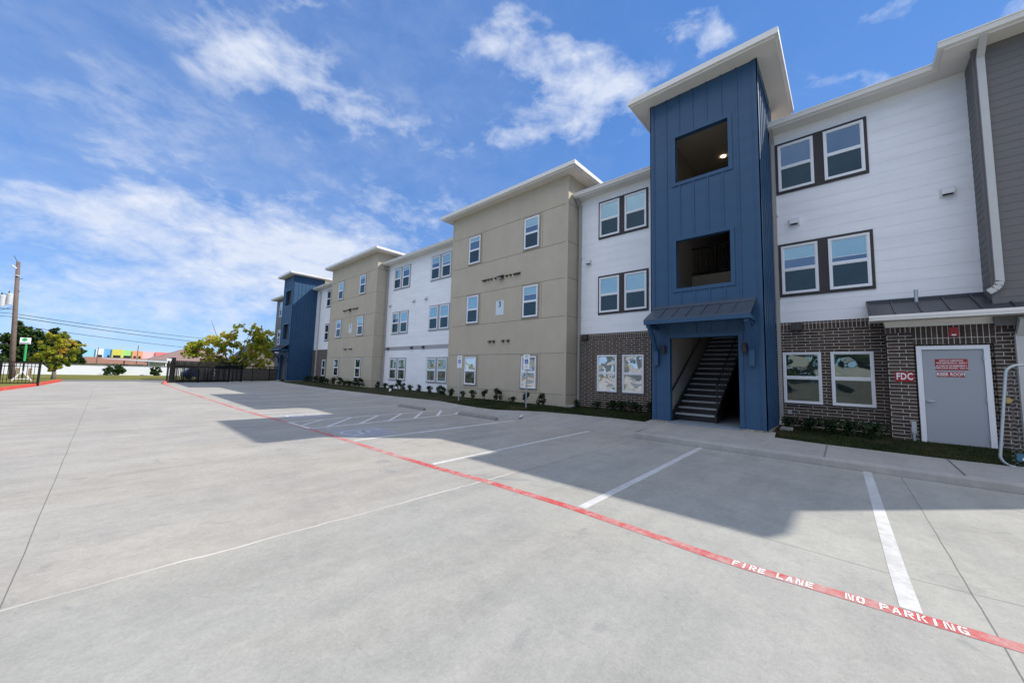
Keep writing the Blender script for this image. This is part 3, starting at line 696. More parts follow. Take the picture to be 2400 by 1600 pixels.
# eaves and roofs of the low sections
def eave(y0,y1,xw,capL=False,capR=False,lab=None):
    x0=xw-.40
    part(MB().box(x0,(XW+.3) if capL else xw+.3,y0,y1,8.70 if xw==XW else 8.702,8.73 if xw==XW else 8.735),'eave_soffit','soffit')
    yg=y1+(.12 if capL else 0)
    b=MB();b.box(x0-.025,x0,y0,y1,8.69,8.83);b.hexa([(x0-.10,y0,8.74),(x0-.025,y0,8.72),(x0-.025,yg,8.72),(x0-.10,yg,8.74)],[(x0-.13,y0,8.86),(x0-.025,y0,8.86),(x0-.025,yg,8.86),(x0-.13,yg,8.86)])
    b.box(x0-.14,x0-.12,y0,yg,8.845,8.87)
    if capR:
        b.box(x0,xw+1.0,y0-.025,y0,8.69,8.86)
    if capL:
        b.box(x0-.02,XW-.40,y1,y1+.025,8.69,8.83);b.box(x0-.022,XW-.42,y1+.025,y1+.118,8.74,8.858)
    part(b,'gutter','gutter')
    b=MB();b.poly([(x0-.05,y0,8.84),(x0-.05,y1,8.84),(18.5,y1,10.75),(18.5,y0,10.75)][::-1]);b.poly([(18.5,y0,10.75),(18.5,y1,10.75),(24.5,y1,8.8),(24.5,y0,8.8)][::-1]);part(b,'roof','shingle')
eave(-1.9,1.48,XW);eave(4.36,8.29,XW);eave(15.98,24.45,XW);eave(32.46,37.98,XW);eave(40.86,44.3,XW)
eave(-6.14,-1.9,XG,capL=True,capR=True);eave(44.28,48.5,XG,capR=False,capL=True)
def tanroof(y0,y1):
    X0,Y0,Y1=XT-.38,y0-.48,y1+.48;XB=XW+3
    part(MB().box(X0,XB,Y0,Y1,9.62,9.66),'block_soffit','soffit')
    b=MB()
    b.box(X0-.03,X0,Y0-.03,Y1+.03,9.61,9.76);b.box(X0-.10,X0-.03,Y0-.10,Y1+.10,9.67,9.83)
    for y,s in ((Y0,-1),(Y1,1)):b.box(X0,XB,y,y+s*.03,9.61,9.76);b.box(X0-.03,XB,y+s*.03,y+s*.10,9.67,9.83)
    part(b,'gutter','gutter')
    b=MB();e=.05;ym=(Y0+Y1)/2;xr=XT+3.6
    b.poly([(X0-e,Y0-e,9.80),(X0-e,Y1+e,9.80),(xr,Y1-4,10.9),(xr,Y0+4,10.9)][::-1]);b.poly([(X0-e,Y0-e,9.8),(xr,Y0+4,10.9),(XB+2,Y0+4,10.9),(XB+2,Y0-e,9.8)][::-1]);b.poly([(X0-e,Y1+e,9.8),(XB+2,Y1+e,9.8),(XB+2,Y1-4,10.9),(xr,Y1-4,10.9)][::-1]);b.poly([(xr,Y0+4,10.9),(xr,Y1-4,10.9),(XB+2,Y1-4,10.9),(XB+2,Y0+4,10.9)][::-1])
    part(b,'block_roof','shingle')
tanroof(8.31,15.96);tanroof(24.47,32.44)
# building core so that nothing shows through from the side
b=MB();b.box(XW+.25,24,-5.6,1.4,-.35,8.7);b.box(XW+.25,24,4.45,37.95,-.35,8.7);b.box(XW+.25,24,40.9,48.0,-.35,8.7);part(b,'rear_wall','white_siding')
# windows
RW=random.Random(9)
def sash(win,x,y0,y1,z0,z1,up,lo,fw=.05):
    """white single hung window whose right edge is y0"""
    b=MB();xo=x-.045;xi=x+.0
    b.box(xo,xi,y0,y0+fw,z0,z1);b.box(xo,xi,y1-fw,y1,z0,z1);b.box(xo,xi,y0+fw,y1-fw,z0,z0+fw);b.box(xo,xi,y0+fw,y1-fw,z1-fw,z1)
    zm=(z0+z1)/2;b.box(xo+.004,xi,y0+fw,y1-fw,zm-.025,zm+.025)
    # thinner inner sash rails
    k=.022
    for za,zb,o in ((zm+.025,z1-fw,.016),(z0+fw,zm-.025,.008)):
        b.box(xo+o,xi,y0+fw,y0+fw+k,za,zb);b.box(xo+o,xi,y1-fw-k,y1-fw,za,zb);b.box(xo+o,xi,y0+fw+k,y1-fw-k,za,za+k);b.box(xo+o,xi,y0+fw+k,y1-fw-k,zb-k,zb)
    part(b,'window_frame','vinyl',par=win)
    za,zb=zm+.025+k,z1-fw-k;cut=RW.choice((0,0,0,.22,.45,.7)) if up=='pane_blind' else 0
    zc=za+(zb-za)*cut
    part(MB().box(x-.014,x-.006,y0+fw+k,y1-fw-k,zc,zb),'upper_pane',up,par=win)
    if cut:
        part(MB().box(x-.0135,x-.006,y0+fw+k,y1-fw-k,za,zc-.016),'upper_pane','pane_open',par=win)
        part(MB().box(x-.016,x-.006,y0+fw+k,y1-fw-k,zc-.016,zc),'blind_rail','vinyl',par=win)
    part(MB().box(x-.022,x-.012,y0+fw+k,y1-fw-k,z0+fw+k,zm-.025-k),'lower_pane',lo,par=win)
def pair(y0,y1,z0,z1,trim,up,lo,x=XW,up2=None):
    """two windows in a dark surround"""
    m=.066;mz=.078;d=.038
    w_=(y1-y0-2*m-.225)/2
    b=MB();b.box(x-d,x,y0,y1,z0,z0+mz);b.box(x-d,x,y0,y1,z1-mz,z1)
    for a,c in ((y0,y0+m),(y0+m+w_,y1-m-w_),(y1-m,y1)):b.box(x-d,x,a,c,z0+mz,z1-mz)
    win=part(b,'window',trim)
    sash(win,x-.02,y0+m,y0+m+w_,z0+mz,z1-mz,up,lo);sash(win,x-.02,y1-m-w_,y1-m,z0+mz,z1-mz,up2 or up,lo)
    return win
def single(y0,y1,z0,z1,up,lo,x,trim=None,tw=.07,fw=.05):
    b=MB();d=.02
    if trim:
        b.box(x-d,x,y0-tw,y1+tw,z1,z1+tw);b.box(x-d,x,y0-tw,y1+tw,z0-tw,z0);b.box(x-d,x,y0-tw,y0,z0,z1);b.box(x-d,x,y1,y1+tw,z0,z1)
    else:
        b.box(x-.012,x,y0-.01,y1+.01,z0-.035,z0)
    win=part(b,'window',trim or 'brown_trim')
    sash(win,x-.006,y0,y1,z0,z1,up,lo,fw);return win
Z3=(6.785,8.37);Z2=(3.665,5.245);Z1=(.617,2.044)
pair(-.642,1.369,*Z3,'brown_trim','pane_open','pane_screen',up2='pane_open');pair(-.642,1.369,*Z2,'brown_trim','pane_blind','pane_screen')
pair(5.28,7.35,*Z3,'brown_trim','pane_blind','pane_screen');pair(5.28,7.35,*Z2,'brown_trim','pane_blind','pane_screen')
for y0,y1,u in ((-.524,.307,'pane_low'),(.504,1.348,'pane_low'),(5.45,6.279,'pane_white'),(6.506,7.345,'pane_white')):single(y0,y1,*Z1,u,'pane_low_screen' if u=='pane_low' else 'pane_white',XW-.03)
for y0,y1 in ((21.44,23.53),(17.0,19.09)):
    pair(y0,y1,*Z3,'grey_trim','pane_blind','pane_screen');pair(y0,y1,*Z2,'grey_trim','pane_blind','pane_screen');pair(y0,y1,.508,2.057,'grey_trim','pane_low','pane_low_screen')
for y0,y1 in ((33.4,35.5),(42.2,44.2)):
    pair(y0,y1,*Z3,'brown_trim','pane_screen','pane_screen');pair(y0,y1,*Z2,'brown_trim','pane_screen','pane_screen')
single(34.75,35.5,.5,1.95,'pane_low','pane_low_screen',XW-.03)
for yo,g in ((0,1),(16.36,0)):
    for y0,y1 in ((9.83,10.68),(13.66,14.51)):
        y0+=yo;y1+=yo
        single(y0,y1,6.84,8.27,'pane_blind','pane_screen',XT,'tan_trim');single(y0,y1,3.72,5.13,'pane_blind','pane_screen',XT,'tan_trim')
        single(y0,y1,.595,1.99,'pane_white' if g else 'pane_low','pane_low_screen' if not(g and y0<12) else 'pane_white',XT,'tan_trim')
for z in (Z3,Z2):single(46.0,46.86,*z,'pane_blind','pane_screen',XG,'grey_trim')
# riser rooms (brick projection with door and seam roof)
def riser(yo,mir):
    f=(lambda y:y) if not mir else (lambda y:42.34-y)
    def bx(b,x0,x1,ya,yb,z0,z1):b.box(x0,x1,f(ya),f(yb),z0,z1)
    b=MB();bx(b,XR,XW+.1,-.74,-1.17,-.16,2.44);bx(b,XR,XW+.1,-2.33,-2.66,-.16,2.44);bx(b,XR,XW+.1,-1.17,-2.33,2.14,2.44);bx(b,XR+.12,XW+.1,-1.17,-2.33,-.1,2.14)
    part(b,'riser_room_wall','brick')
    b=MB();bx(b,XR-.004,XR+.03,-.738,-2.658,2.442,2.655);bx(b,XR-.004,XR+.03,-1.16,-2.36,2.15,2.44);part(b,'soldier_course','soldier')
    part(MB().box(XR-.03,XW,f(-.72),f(-2.68),-.32,-.162),'footing','walk')
    b=MB();fx=XR-.012
    bx(b,fx,XR+.1,-1.205,-1.29,-.08,2.03);bx(b,fx,XR+.1,-2.18,-2.265,-.08,2.03);bx(b,fx,XR+.1,-1.205,-2.265,2.03,2.115)
    d=MB();bx(d,XR+.02,XR+.065,-1.295,-2.175,-.075,2.025)
    dr=part(d,'door','door_grey','grey steel door of the riser room');part(b,'door_frame','vinyl',par=dr)
    h_=MB();h_.tube([(XR+.02,f(-1.345),.87),(XR-.03,f(-1.345),.87)],.026,12);h_.tube([(XR-.03,f(-1.345),.87),(XR-.035,f(-1.44),.868)],.011,8);part(h_,'door_handle','galv',par=dr)
    for z in (.12,.95,1.83):part(MB().tube([(XR-.006,f(-2.175),z-.055),(XR-.006,f(-2.175),z+.055)],.012,8),'hinge','galv',par=dr)
    # metal roof
    b=MB();xa,za,xb,zb=XW-.01,3.30,XR-.46,2.83
    y0,y1=f(-.44),f(-3.9)
    b.prism([(xa,y0,za),(xb,y0,zb),(xb,y0,zb-.02),(xa,y0,za-.02)],(0,y1-y0,0))
    s=1 if y1>y0 else -1
    for i in range(9):
        y=y0+s*(.02+i*.42);b.prism([(xa,y-.012,za+.035),(xb,y-.012,zb+.035),(xb,y-.012,zb),(xa,y-.012,za)],(0,.024,0))
    b.box(xa-.04,xa+.02,y0,y1,za-.02,za+.05)
    rf=part(b,'riser_room_roof','metal_roof')
    b=MB();b.box(xb-.02,xb+.01,y0,y1,zb-.13,zb-.022);b.box(xb+.01,XW-.02,y0+s*.02,y0+s*.05,zb-.13,zb-.022);b.box(xb-.035,xb-.02,y0,y1,zb-.075,zb-.012)
    b.box(xb+.01,XR+.02,y0+s*.05,y1,zb-.13,zb-.10)
    b.box(XR-.045,XR-.004,f(-.70),f(-2.64),2.66,2.705)
    part(b,'roof_fascia','white_trim',par=rf)
    part(MB().box(XR-.06,XR-.005,f(-.70),f(-2.62),2.655,2.70).box(XR-.03,XR-.006,f(-.72),f(-2.64),2.575,2.655),'frieze_board','white_trim',par=rf)
    if not mir:
        v=MB();v.tube([(12.9,-1.30,3.12),(12.9,-1.30,3.50)],.035,12);part(v,'vent_pipe','galv',par=rf)
riser(0,False);riser(0,True)
# downspouts
def spout(pts,m,w_=.085,d=.065):
    b=MB()
    for p,q in zip(pts,pts[1:]):b.bar(p,q,w_,d,(1,0,0) if abs(Vector(q).z-Vector(p).z)<.3*(Vector(q)-Vector(p)).length else (1,0,0))
    return part(b,'downspout',m)
def spoutv(y,x,zt,zb,m,w_=.09,d=.07,kick=True):
    b=MB();b.box(x-d/2,x+d/2,y-w_/2,y+w_/2,zb,zt-.30)
    b.hexa([(x-d/2,y-w_/2,zt-.31),(x+d/2,y-w_/2,zt-.31),(x+d/2,y+w_/2,zt-.31),(x-d/2,y+w_/2,zt-.31)],[(x-d/2-.33,y-w_/2,zt),(x+d/2-.33,y-w_/2,zt),(x+d/2-.33,y+w_/2,zt),(x-d/2-.33,y+w_/2,zt)])
    if kick:b.hexa([(x-d/2-.14,y-w_/2,zb-.12),(x-d/2-.10,y-w_/2,zb-.16),(x-d/2-.10,y+w_/2,zb-.16),(x-d/2-.14,y+w_/2,zb-.12)],[(x-d/2,y-w_/2,zb+.05),(x+d/2,y-w_/2,zb+.0),(x+d/2,y+w_/2,zb+.0),(x-d/2,y+w_/2,zb+.05)])
    for z in (zb+1,zb+3.5,zb+6):
        if z<zt-.5:b.box(x-d/2-.004,x+d/2+.03,y-w_/2-.02,y+w_/2+.02,z,z+.03)
    return part(b,'downspout',m)
spoutv(1.42,XW-.075,8.72,.12,'pipe');spoutv(8.2,XW-.07,8.72,.10,'pipe');spoutv(24.33,XW-.07,8.72,.1,'pipe');spoutv(37.0,XW-.07,8.72,.1,'pipe_pale',.11,.08)
# big downspout on the grey block, ending above the seam roof
b=MB();x=XG-.06;y=-2.43;w_,d=.115,.085
b.box(x-d/2,x+d/2,y-w_/2,y+w_/2,3.42,8.42)
b.hexa([(x-d/2,y-w_/2,8.41),(x+d/2,y-w_/2,8.41),(x+d/2,y+w_/2,8.41),(x-d/2,y+w_/2,8.41)],[(x-d/2-.36,y-w_/2,8.70),(x+d/2-.36,y-w_/2,8.70),(x+d/2-.36,y+w_/2,8.70),(x-d/2-.36,y+w_/2,8.70)])
b.box(x-d/2-.36,x+d/2-.36,y-w_/2,y+w_/2,8.70,8.80)
pts=[(y,3.43),(y+.02,3.34),(y+.07,3.27),(y+.16,3.21)]
for (ya,za),(yb,zb) in zip(pts,pts[1:]):b.bar((x,ya,za),(x,yb,zb),d,w_,(0,1,0))
part(b,'downspout','pipe_pale')
b=MB();b.box(12.40,12.50,-2.70,-2.575,-.1,2.32);b.bar((12.45,-2.64,2.30),(12.25,-2.66,2.62),.12,.10,(0,1,0));part(b,'downspout','pipe_pale')
# dryer vents and small outlets
def hood(x,y,z,m='vent_white',s=.10):
    b=MB();b.box(x-.012,x+.004,y-s*1.25,y+s*1.25,z-s*1.15,z+s*1.15)
    b.hexa([(x-.13,y-s,z-s*.7),(x-.012,y-s,z-s*.7),(x-.012,y+s,z-s*.7),(x-.13,y+s,z-s*.7)],[(x-.11,y-s,z+s*.45),(x-.012,y-s,z+s*.9),(x-.012,y+s,z+s*.9),(x-.11,y+s,z+s*.45)])
    v=part(b,'wall_vent',m);part(MB().box(x-.10,x-.015,y-s*.8,y+s*.8,z-s*.78,z-s*.705),'vent_mouth','dark',par=v)
for y,z in ((.97,5.86),(-1.94,5.83),(7.8,5.93),(23.86,5.8),(20.85,5.8),(19.47,5.8)):hood(XW-.012,y,z)
for y in (23.8,20.8,19.5):hood(XW-.024,y,2.70,'vent_dark',.08)
for yo in (0,16.3):
    for y in (13.32,13.18,12.98,12.76,12.46,11.72,11.48,11.22,11.08,10.94):
        hood(XT-.002,y+yo,5.81,'vent_dark',.047)
    for y in (12.74,12.47,11.84,11.52):hood(XT-.002,y+yo,2.72,'vent_dark',.055)
part(MB().box(XW-.06,XW-.032,1.19,1.28,.30,.42),'outlet_box','galv')
# ------------------------------------------------------------------ things fixed to the building
AX,AY=(0,-1,0),(0,0,1)
def sign(name,y0,y1,z0,z1,x,m,label,cat='sign',group=None):
    r=empty(name,(x,(y0+y1)/2,z0),label,cat,group)
    MB().box(x-.006,x,y0,y1,z0,z1).build('sign_plate',M[m],r);return r
s=sign('fdc_sign',-1.15,-.845,1.295,1.515,XR-.002,'sign_red','red wall sign with white letters FDC on the brick left of the grey door')
text('lettering','FDC',.212,(XR-.0085,-.998,1.405),AX,AY,M['letter_white'],s,bold=.005,xs=.64,spacing=1.08)
xd=XR+.0195
s=sign('emergency_sign',-1.955,-1.485,1.57,1.815,xd,'sign_red','red sign with four lines of small white text, upper one on the grey door')
for i,(t_,sz) in enumerate((('LOFTS AT HARTSOOK',.043),('10420 HARTSOOK ST - BLDG 3',.043),('IN CASE OF AN EMERGENCY',.041),('WHEN ALARM SOUNDS - CALL 911',.041))):
    text('lettering',t_,sz,(xd-.0085,-1.72,(1.775,1.727,1.658,1.612)[i]),AX,AY,M['letter_white'],s,bold=.0014,xs=(.78,.72,.80,.74)[i],spacing=1.05)
MB().box(xd-.0085,xd-.0062,-1.92,-1.52,1.691,1.695).build('rule_line',M['letter_white'],s)
s=sign('riser_room_sign',-1.905,-1.50,1.42,1.525,xd,'sign_red','narrow red sign reading RISER ROOM on the grey door, below the four line sign')
text('lettering','RISER ROOM',.098,(xd-.0085,-1.7025,1.472),AX,AY,M['letter_white'],s,bold=.0022,xs=.70,spacing=1.05)
def numbersign(yc,lab,dig):
    s=sign('building_number_sign',yc-.265,yc+.265,3.965,4.67,XT-.006,'sign_pale',lab,group='address signs on the tan blocks')
    if dig:text('number',dig,.36,(XT-.0145,yc,4.475),AX,AY,M['ink'],s,bold=.008)
    b=MB()
    random.seed(int(yc))
    for z in (4.24,4.18,4.115,4.055,4.005):
        for a,c in ((.02,.21),(-.21,-.03)):
            y=a
            while y<c-.02:
                l=random.uniform(.02,.055);b.box(XT-.0085,XT-.0062,yc+y,yc+min(y+l,c),z-.018,z+.012);y+=l+.012
    b.build('unit_list',M['ink_grey'],s)
numbersign(12.14,'pale sign with a large number 3 on the near tan block','3');numbersign(28.3,'pale address sign high on the far tan block beyond the white wall','2')
# strobe alarm
a=empty('fire_alarm',(XR,-1.78,2.31),'square red fire alarm sounder above the grey riser room door','alarm')
MB().box(XR-.05,XR-.006,-1.85,-1.715,2.315,2.515).build('alarm_body',M['alarm_red'],a);MB().box(XR-.062,XR-.05,-1.815,-1.75,2.33,2.36).build('strobe_lens',M['sign_white'],a);MB().box(XR-.056,XR-.05,-1.84,-1.725,2.39,2.50).build('sounder_grille',M['sign_red'],a)
# conduit with box
a=empty('electrical_box',(XR-.05,-1.08,-.15),'small grey electrical box on a short conduit at the brick left of the grey door','electrical box')
MB().tube([(XR-.05,-1.085,-.2),(XR-.05,-1.085,.16)],.028,10).build('conduit',M['galv'],a)
MB().box(XR-.085,XR-.006,-1.13,-1.055,.13,.39).build('box_body',M['galv'],a);MB().box(XR-.05,XR-.006,-1.15,-1.035,.105,.125).build('strap',M['galv'],a)
# brass inlets and bib
a=empty('brass_fitting',(XR-.05,-2.43,.9),'large brass fire hose inlet on the brick right of the grey door','pipe fitting')
MB().tube([(XR-.004,-2.43,.955),(XR-.03,-2.43,.955)],.062,16).build('wall_plate',M['brass'],a);MB().tube([(XR-.03,-2.43,.955),(XR-.14,-2.43,.955)],[.036,.044],14).build('inlet_cap',M['brass'],a)
a=empty('copper_fitting',(XR-.05,-2.43,.55),'small dull pink pipe cap on the brick below the brass inlet','pipe fitting')
MB().tube([(XR-.004,-2.43,.575),(XR-.05,-2.43,.575)],.024,12).build('pipe_cap',M['copper'],a)
a=empty('hose_bib',(XR-.06,-2.30,.05),'little hose tap beside the foot of the door frame','tap')
q=MB();q.tube([(XR-.004,-2.31,.075),(XR-.09,-2.31,.075),(XR-.10,-2.31,.04)],.012,8);q.build('spout',M['galv'],a);MB().disc((XR-.06,-2.31,.10),.028,(0,0,1),12,.012).build('tap_wheel',M['galv'],a)
# wall lights
def wallpack(y,x,z,lab):
    a=empty('wall_light',(x,y,z),lab,'wall light',group='box lights under the white siding')
    MB().hexa([(x-.14,y-.12,z-.10),(x,y-.12,z-.10),(x,y+.12,z-.10),(x-.14,y+.12,z-.10)],[(x-.08,y-.12,z+.10),(x,y-.12,z+.10),(x,y+.12,z+.10),(x-.08,y+.12,z+.10)]).build('housing',M['fixture'],a)
    MB().box(x-.12,x-.02,y-.09,y+.09,z-.108,z-.101).build('lens',M['vent_dark'],a)
wallpack(1.0,XW-.034,2.77,'dark box light at the top of the brick right of the near navy tower');wallpack(7.9,XW-.034,2.78,'dark box light at the top of the brick beside the near tan block')
def sconce(y,x,z,lab,grp):
    a=empty('wall_lamp',(x,y,z),lab,'wall lamp',group=grp)
    MB().tube([(x-.075,y,z-.12),(x-.075,y,z+.12)],.062,14).build('lamp_shade',M['fixture'],a);MB().box(x-.03,x,y-.04,y+.04,z-.05,z+.05).build('wall_plate',M['fixture'],a)
sconce(3.97,XK-.03,2.05,'dark cylinder lamp left of the near stair opening','lamps at the near stair opening');sconce(1.92,XK-.03,2.05,'dark cylinder lamp right of the near stair opening','lamps at the near stair opening')
def flood(y,lab):
    a=empty('flood_light',(XT,y,5.8),lab,'wall light',group='flood lights on the tan blocks')
    MB().hexa([(XT-.26,y-.15,5.74),(XT-.01,y-.15,5.70),(XT-.01,y+.15,5.70),(XT-.26,y+.15,5.74)],[(XT-.18,y-.15,5.82),(XT-.01,y-.15,5.91),(XT-.01,y+.15,5.91),(XT-.18,y+.15,5.82)]).build('housing',M['fixture'],a)
    MB().box(XT-.24,XT-.08,y-.12,y+.12,5.705,5.722).build('lens',M['vent_white'],a)
flood(12.08,'dark flood light in the vent row of the near tan block');flood(28.5,'dark flood light in the vent row of the far tan block')
# splash blocks
for y,x,l in ((1.22,12.35,'pale splash block at the foot of the downspout right of the near navy tower'),(8.16,12.55,'pale splash block at the near tan block corner')):
    q=MB();q.hexa([(x-.3,y-.14,-.08),(x+.25,y-.10,-.08),(x+.25,y+.10,-.08),(x-.3,y+.14,-.08)],[(x-.3,y-.14,.0),(x+.25,y-.10,.03),(x+.25,y+.10,.03),(x-.3,y+.14,.0)])
    tag(q.build('splash_block',M['walk']),l,'splash block',group='splash blocks under downspouts')
# ------------------------------------------------------------------ shrubs
def leaves(b,n,pts,size,jit,flat=.0):
    for _ in range(n):
        c,r_=random.choice(pts)
        d=Vector((random.gauss(0,1),random.gauss(0,1),random.gauss(0,1))).normalized()
        p=Vector(c)+d*r_*(random.random()**.45)
        s=size*random.uniform(.6,1.35)
        a=Vector((random.gauss(0,1),random.gauss(0,1),random.gauss(0,.7))).normalized();e=a.cross(Vector((random.gauss(0,1),random.gauss(0,1),random.gauss(0,1)))).normalized()
        b.poly([p-a*s*.5,p+e*s*.32,p+a*s*.5,p-e*s*.32])
def shrub_mesh(seed,h_,w_,n,sz):
    random.seed(seed);b=MB();pts=[]
    for i in range(9):
        a=random.random()*6.28;r_=random.random()*w_*.6
        pts.append(((r_*math.cos(a),r_*math.sin(a),random.uniform(.3,.85)*h_),random.uniform(.25,.45)*w_))
    leaves(b,n,pts,sz,0)
    o=b.build('foliage',M['leaf_shrub']);
    s=MB()
    for i in range(6):
        a=random.random()*6.28;s.tube([(0,0,-.05),(.5*w_*math.cos(a)*.5,.5*w_*math.sin(a)*.5,h_*.5),(.8*w_*math.cos(a)*.7,.8*w_*math.sin(a)*.7,h_*.9)],[.012,.008,.004],5)
    t=s.build('stem',M['bark']);return o,t
SP=[]
for i in range(4):
    o,t=shrub_mesh(20+i,(.42,.5,.34,.6)[i],(.26,.30,.34,.26)[i],(420,480,520,420)[i],.062)
    SP.append((o.data,t.data));bpy.data.objects.remove(o);bpy.data.objects.remove(t)
def shrub(x,y,k,sc_,lab,z=-.06):
    r=empty('shrub',(x,y,z),lab,'shrub',group='shrubs planted along the building');r.rotation_euler.z=random.random()*6.28;r.scale=(sc_,)*3
    for nm,me in zip(('foliage','stem'),SP[k]):
        o=bpy.data.objects.new(nm,me);col.objects.link(o);o.parent=r
random.seed(11)
near=[(12.35,1.16,2,.9,'low dark shrub nearest the downspout right of the near navy tower'),(12.3,.74,2,.95,'low dark shrub under the left ground window right of the near navy tower'),(12.32,.36,2,1.0,'low dark shrub below the brick gap between two ground windows near the grey door'),(12.2,-.04,2,1.0,'low dark shrub under the right ground window right of the near navy tower'),(12.05,-.42,2,1.0,'low dark shrub at the corner of the brick riser room'),
(12.75,5.1,0,1.05,'tall narrow shrub touching the left side of the near navy tower'),(12.7,5.62,2,1.0,'low shrub right below the ground window nearest the near navy tower'),(12.7,6.05,2,1.05,'low shrub between the two white ground windows of the brick wall'),(12.7,6.45,2,1.0,'low shrub under the left white ground window of the brick wall'),(12.7,7.1,2,.8,'small shrub on the brick wall left of the white ground windows'),(12.65,7.95,0,.75,'shrub at the inside corner of brick and near tan block'),
(11.85,9.1,1,1.05,'rounded shrub near the right corner of the near tan block'),(11.85,9.98,3,1.0,'loose shrub under the right ground window of the near tan block'),(11.9,10.75,2,.75,'low small shrub just left of the nearer parking sign post'),(11.9,11.75,1,1.15,'widest shrub in the middle of the near tan block'),(11.9,12.55,3,.95,'upright shrub left of the middle of the near tan block'),(11.9,13.35,0,1.0,'shrub right of the left ground window of the near tan block'),(11.9,14.1,0,.8,'small shrub under the left ground window of the near tan block'),(11.85,15.0,0,1.0,'shrub beside the farther parking sign post'),(11.9,15.75,1,.95,'shrub at the left corner of the near tan block')]
for a in near:shrub(*a)
midw=['shrub against the white wall nearest the near tan block','shrub under the right ground pair of the white wall','shrub at the left end of the right ground pair of the white wall','shrub between the two ground window pairs of the white wall','shrub right of the tallest one at the white wall','tallest shrub at the white wall, under the left ground pair','low shrub left of the tallest one at the white wall','shrub near the left end of the white wall','leftmost shrub at the white wall by the far tan block']
for i,(y,k,s_) in enumerate(((16.6,1,1.0),(17.6,0,1.0),(18.7,1,.9),(19.6,0,.95),(20.35,1,.95),(21.0,3,1.35),(21.8,2,.9),(22.6,0,.95),(23.6,1,.95))):shrub(12.4,y,k,s_,midw[i])
fart=['shrub at the right corner of the far tan block','broad shrub beside the right corner of the far tan block','shrub right of the right ground window of the far tan block','shrub under the right ground window of the far tan block','rounded shrub in the middle of the far tan block','upright shrub left of the middle of the far tan block','shrub under the left ground window of the far tan block','shrub at the left corner of the far tan block']
for i,(y,k,s_) in enumerate(((25.0,1,1.3),(25.7,1,1.3),(26.5,2,1.1),(27.4,2,1.1),(28.4,1,1.2),(29.4,0,1.3),(30.7,2,1.2),(31.9,1,1.2))):shrub(11.8,y,k,s_,fart[i])
for i,(y,l) in enumerate(((33.2,'dark shrub just beyond the far tan block'),(34.6,'dark shrub on the far brick wall'),(36.4,'dark shrub nearest the far navy tower'))):shrub(12.3,y,2,1.4,l)
# white globes in the grass
for x,y,l in ((11.2,19.85,'smaller white ball lying in the grass by the white wall'),(11.6,20.5,'larger white ball in the grass under the tallest shrub')):
    q=MB();k=.055 if 'smaller' in l else .075
    q.tube([(x,y,-.06+k*2*t) for t in (.0,.1,.3,.5,.7,.9,1)],[k*v for v in (.1,.6,.92,1,.92,.6,.1)],12);tag(q.build('white_ball',M['sign_white'],None,True),l,'ball')
# ------------------------------------------------------------------ parking signs and wheel stops
def psign(x,y,lab):
    z=-.1;r=empty('parking_sign',(x,y,z),lab,'parking sign',group='accessible parking signs on posts')
    MB().tube([(x,y,z-.1),(x,y,1.97)],.026,10).build('post',M['galv'],r)
    w_=.155;q=MB().box(x-.038,x-.03,y-w_,y+w_,1.40,1.96).build('sign_plate',M['sign_white'],r)
    MB().box(x-.0405,x-.0382,y-.085,y+.085,1.60,1.78).build('symbol_panel',M['sign_blue'],r)
    q=MB()
    def seg(a,b_,t):q.bar((x-.042,y-a[0],1.69+a[1]),(x-.042,y-b_[0],1.69+b_[1]),.003,t,(0,1,0)) if abs(a[0]-b_[0])<1e-6 else q.bar((x-.042,y-a[0],1.69+a[1]),(x-.042,y-b_[0],1.69+b_[1]),.003,t)
    pr=[(-.005+.048*math.cos(t),-.03+.045*math.sin(t)) for t in [R(v) for v in range(150,400,25)]]
    for a,b_ in zip(pr,pr[1:]):seg(a,b_,.012)
    for a,b_ in (((-.015,.05),(-.01,-.005)),((-.01,-.005),(.03,-.005)),((.03,-.005),(.05,-.055)),((-.012,.025),(.025,.025))):seg(a,b_,.014)
    q.box(x-.0435,x-.0405,y+.004,y+.028,1.745,1.767);q.build('wheelchair_symbol',M['sign_white'],r)
    text('lettering','RESERVED',.045,(x-.0395,y,1.905),AX,AY,M['sign_green'],r,bold=.001,xs=.9,ext=.0008);text('lettering','PARKING',.045,(x-.0395,y,1.845),AX,AY,M['sign_green'],r,bold=.001,xs=.9,ext=.0008)
    text('lettering','VAN',.04,(x-.0395,y,1.53),AX,AY,M['sign_blue'],r,bold=.001,ext=.0008);text('lettering','ACCESSIBLE',.034,(x-.0395,y,1.465),AX,AY,M['sign_blue'],r,xs=.85,ext=.0008)
psign(10.9,9.15,'nearer accessible parking sign, before the right ground window of the near tan block');psign(10.85,13.12,'farther white accessible parking sign at the left end of the near tan block')
def wstop(x,y0,y1,lab):
    q=MB();n=6
    prof_=[(-.085,0),(-.075,.07),(-.045,.115),(.045,.115),(.075,.07),(.085,0)]
    L=[(x+a,y0+.0,G+c-.01) for a,c in prof_];ly=[(0,.75),(.05,1),(.5,1),(.95,1),(1,.75)]
    rings=[[(x+a,y0+(y1-y0)*t,G-.01+c*s_) for a,c in prof_] for t,s_ in ly]
    for A,C in zip(rings,rings[1:]):
        for i in range(5):q.poly([A[i],C[i],C[i+1],A[i+1]])
    q.poly(rings[0]);q.poly(rings[-1][::-1])
    tag(q.build('wheel_stop',M['stop']),lab,'wheel stop',group='concrete wheel stops in front of the building')
wstop(8.45,8.3,10.15,'nearer concrete wheel stop in the stall right of the hatched aisle');wstop(8.25,12.0,13.75,'concrete wheel stop left of the hatched aisle')
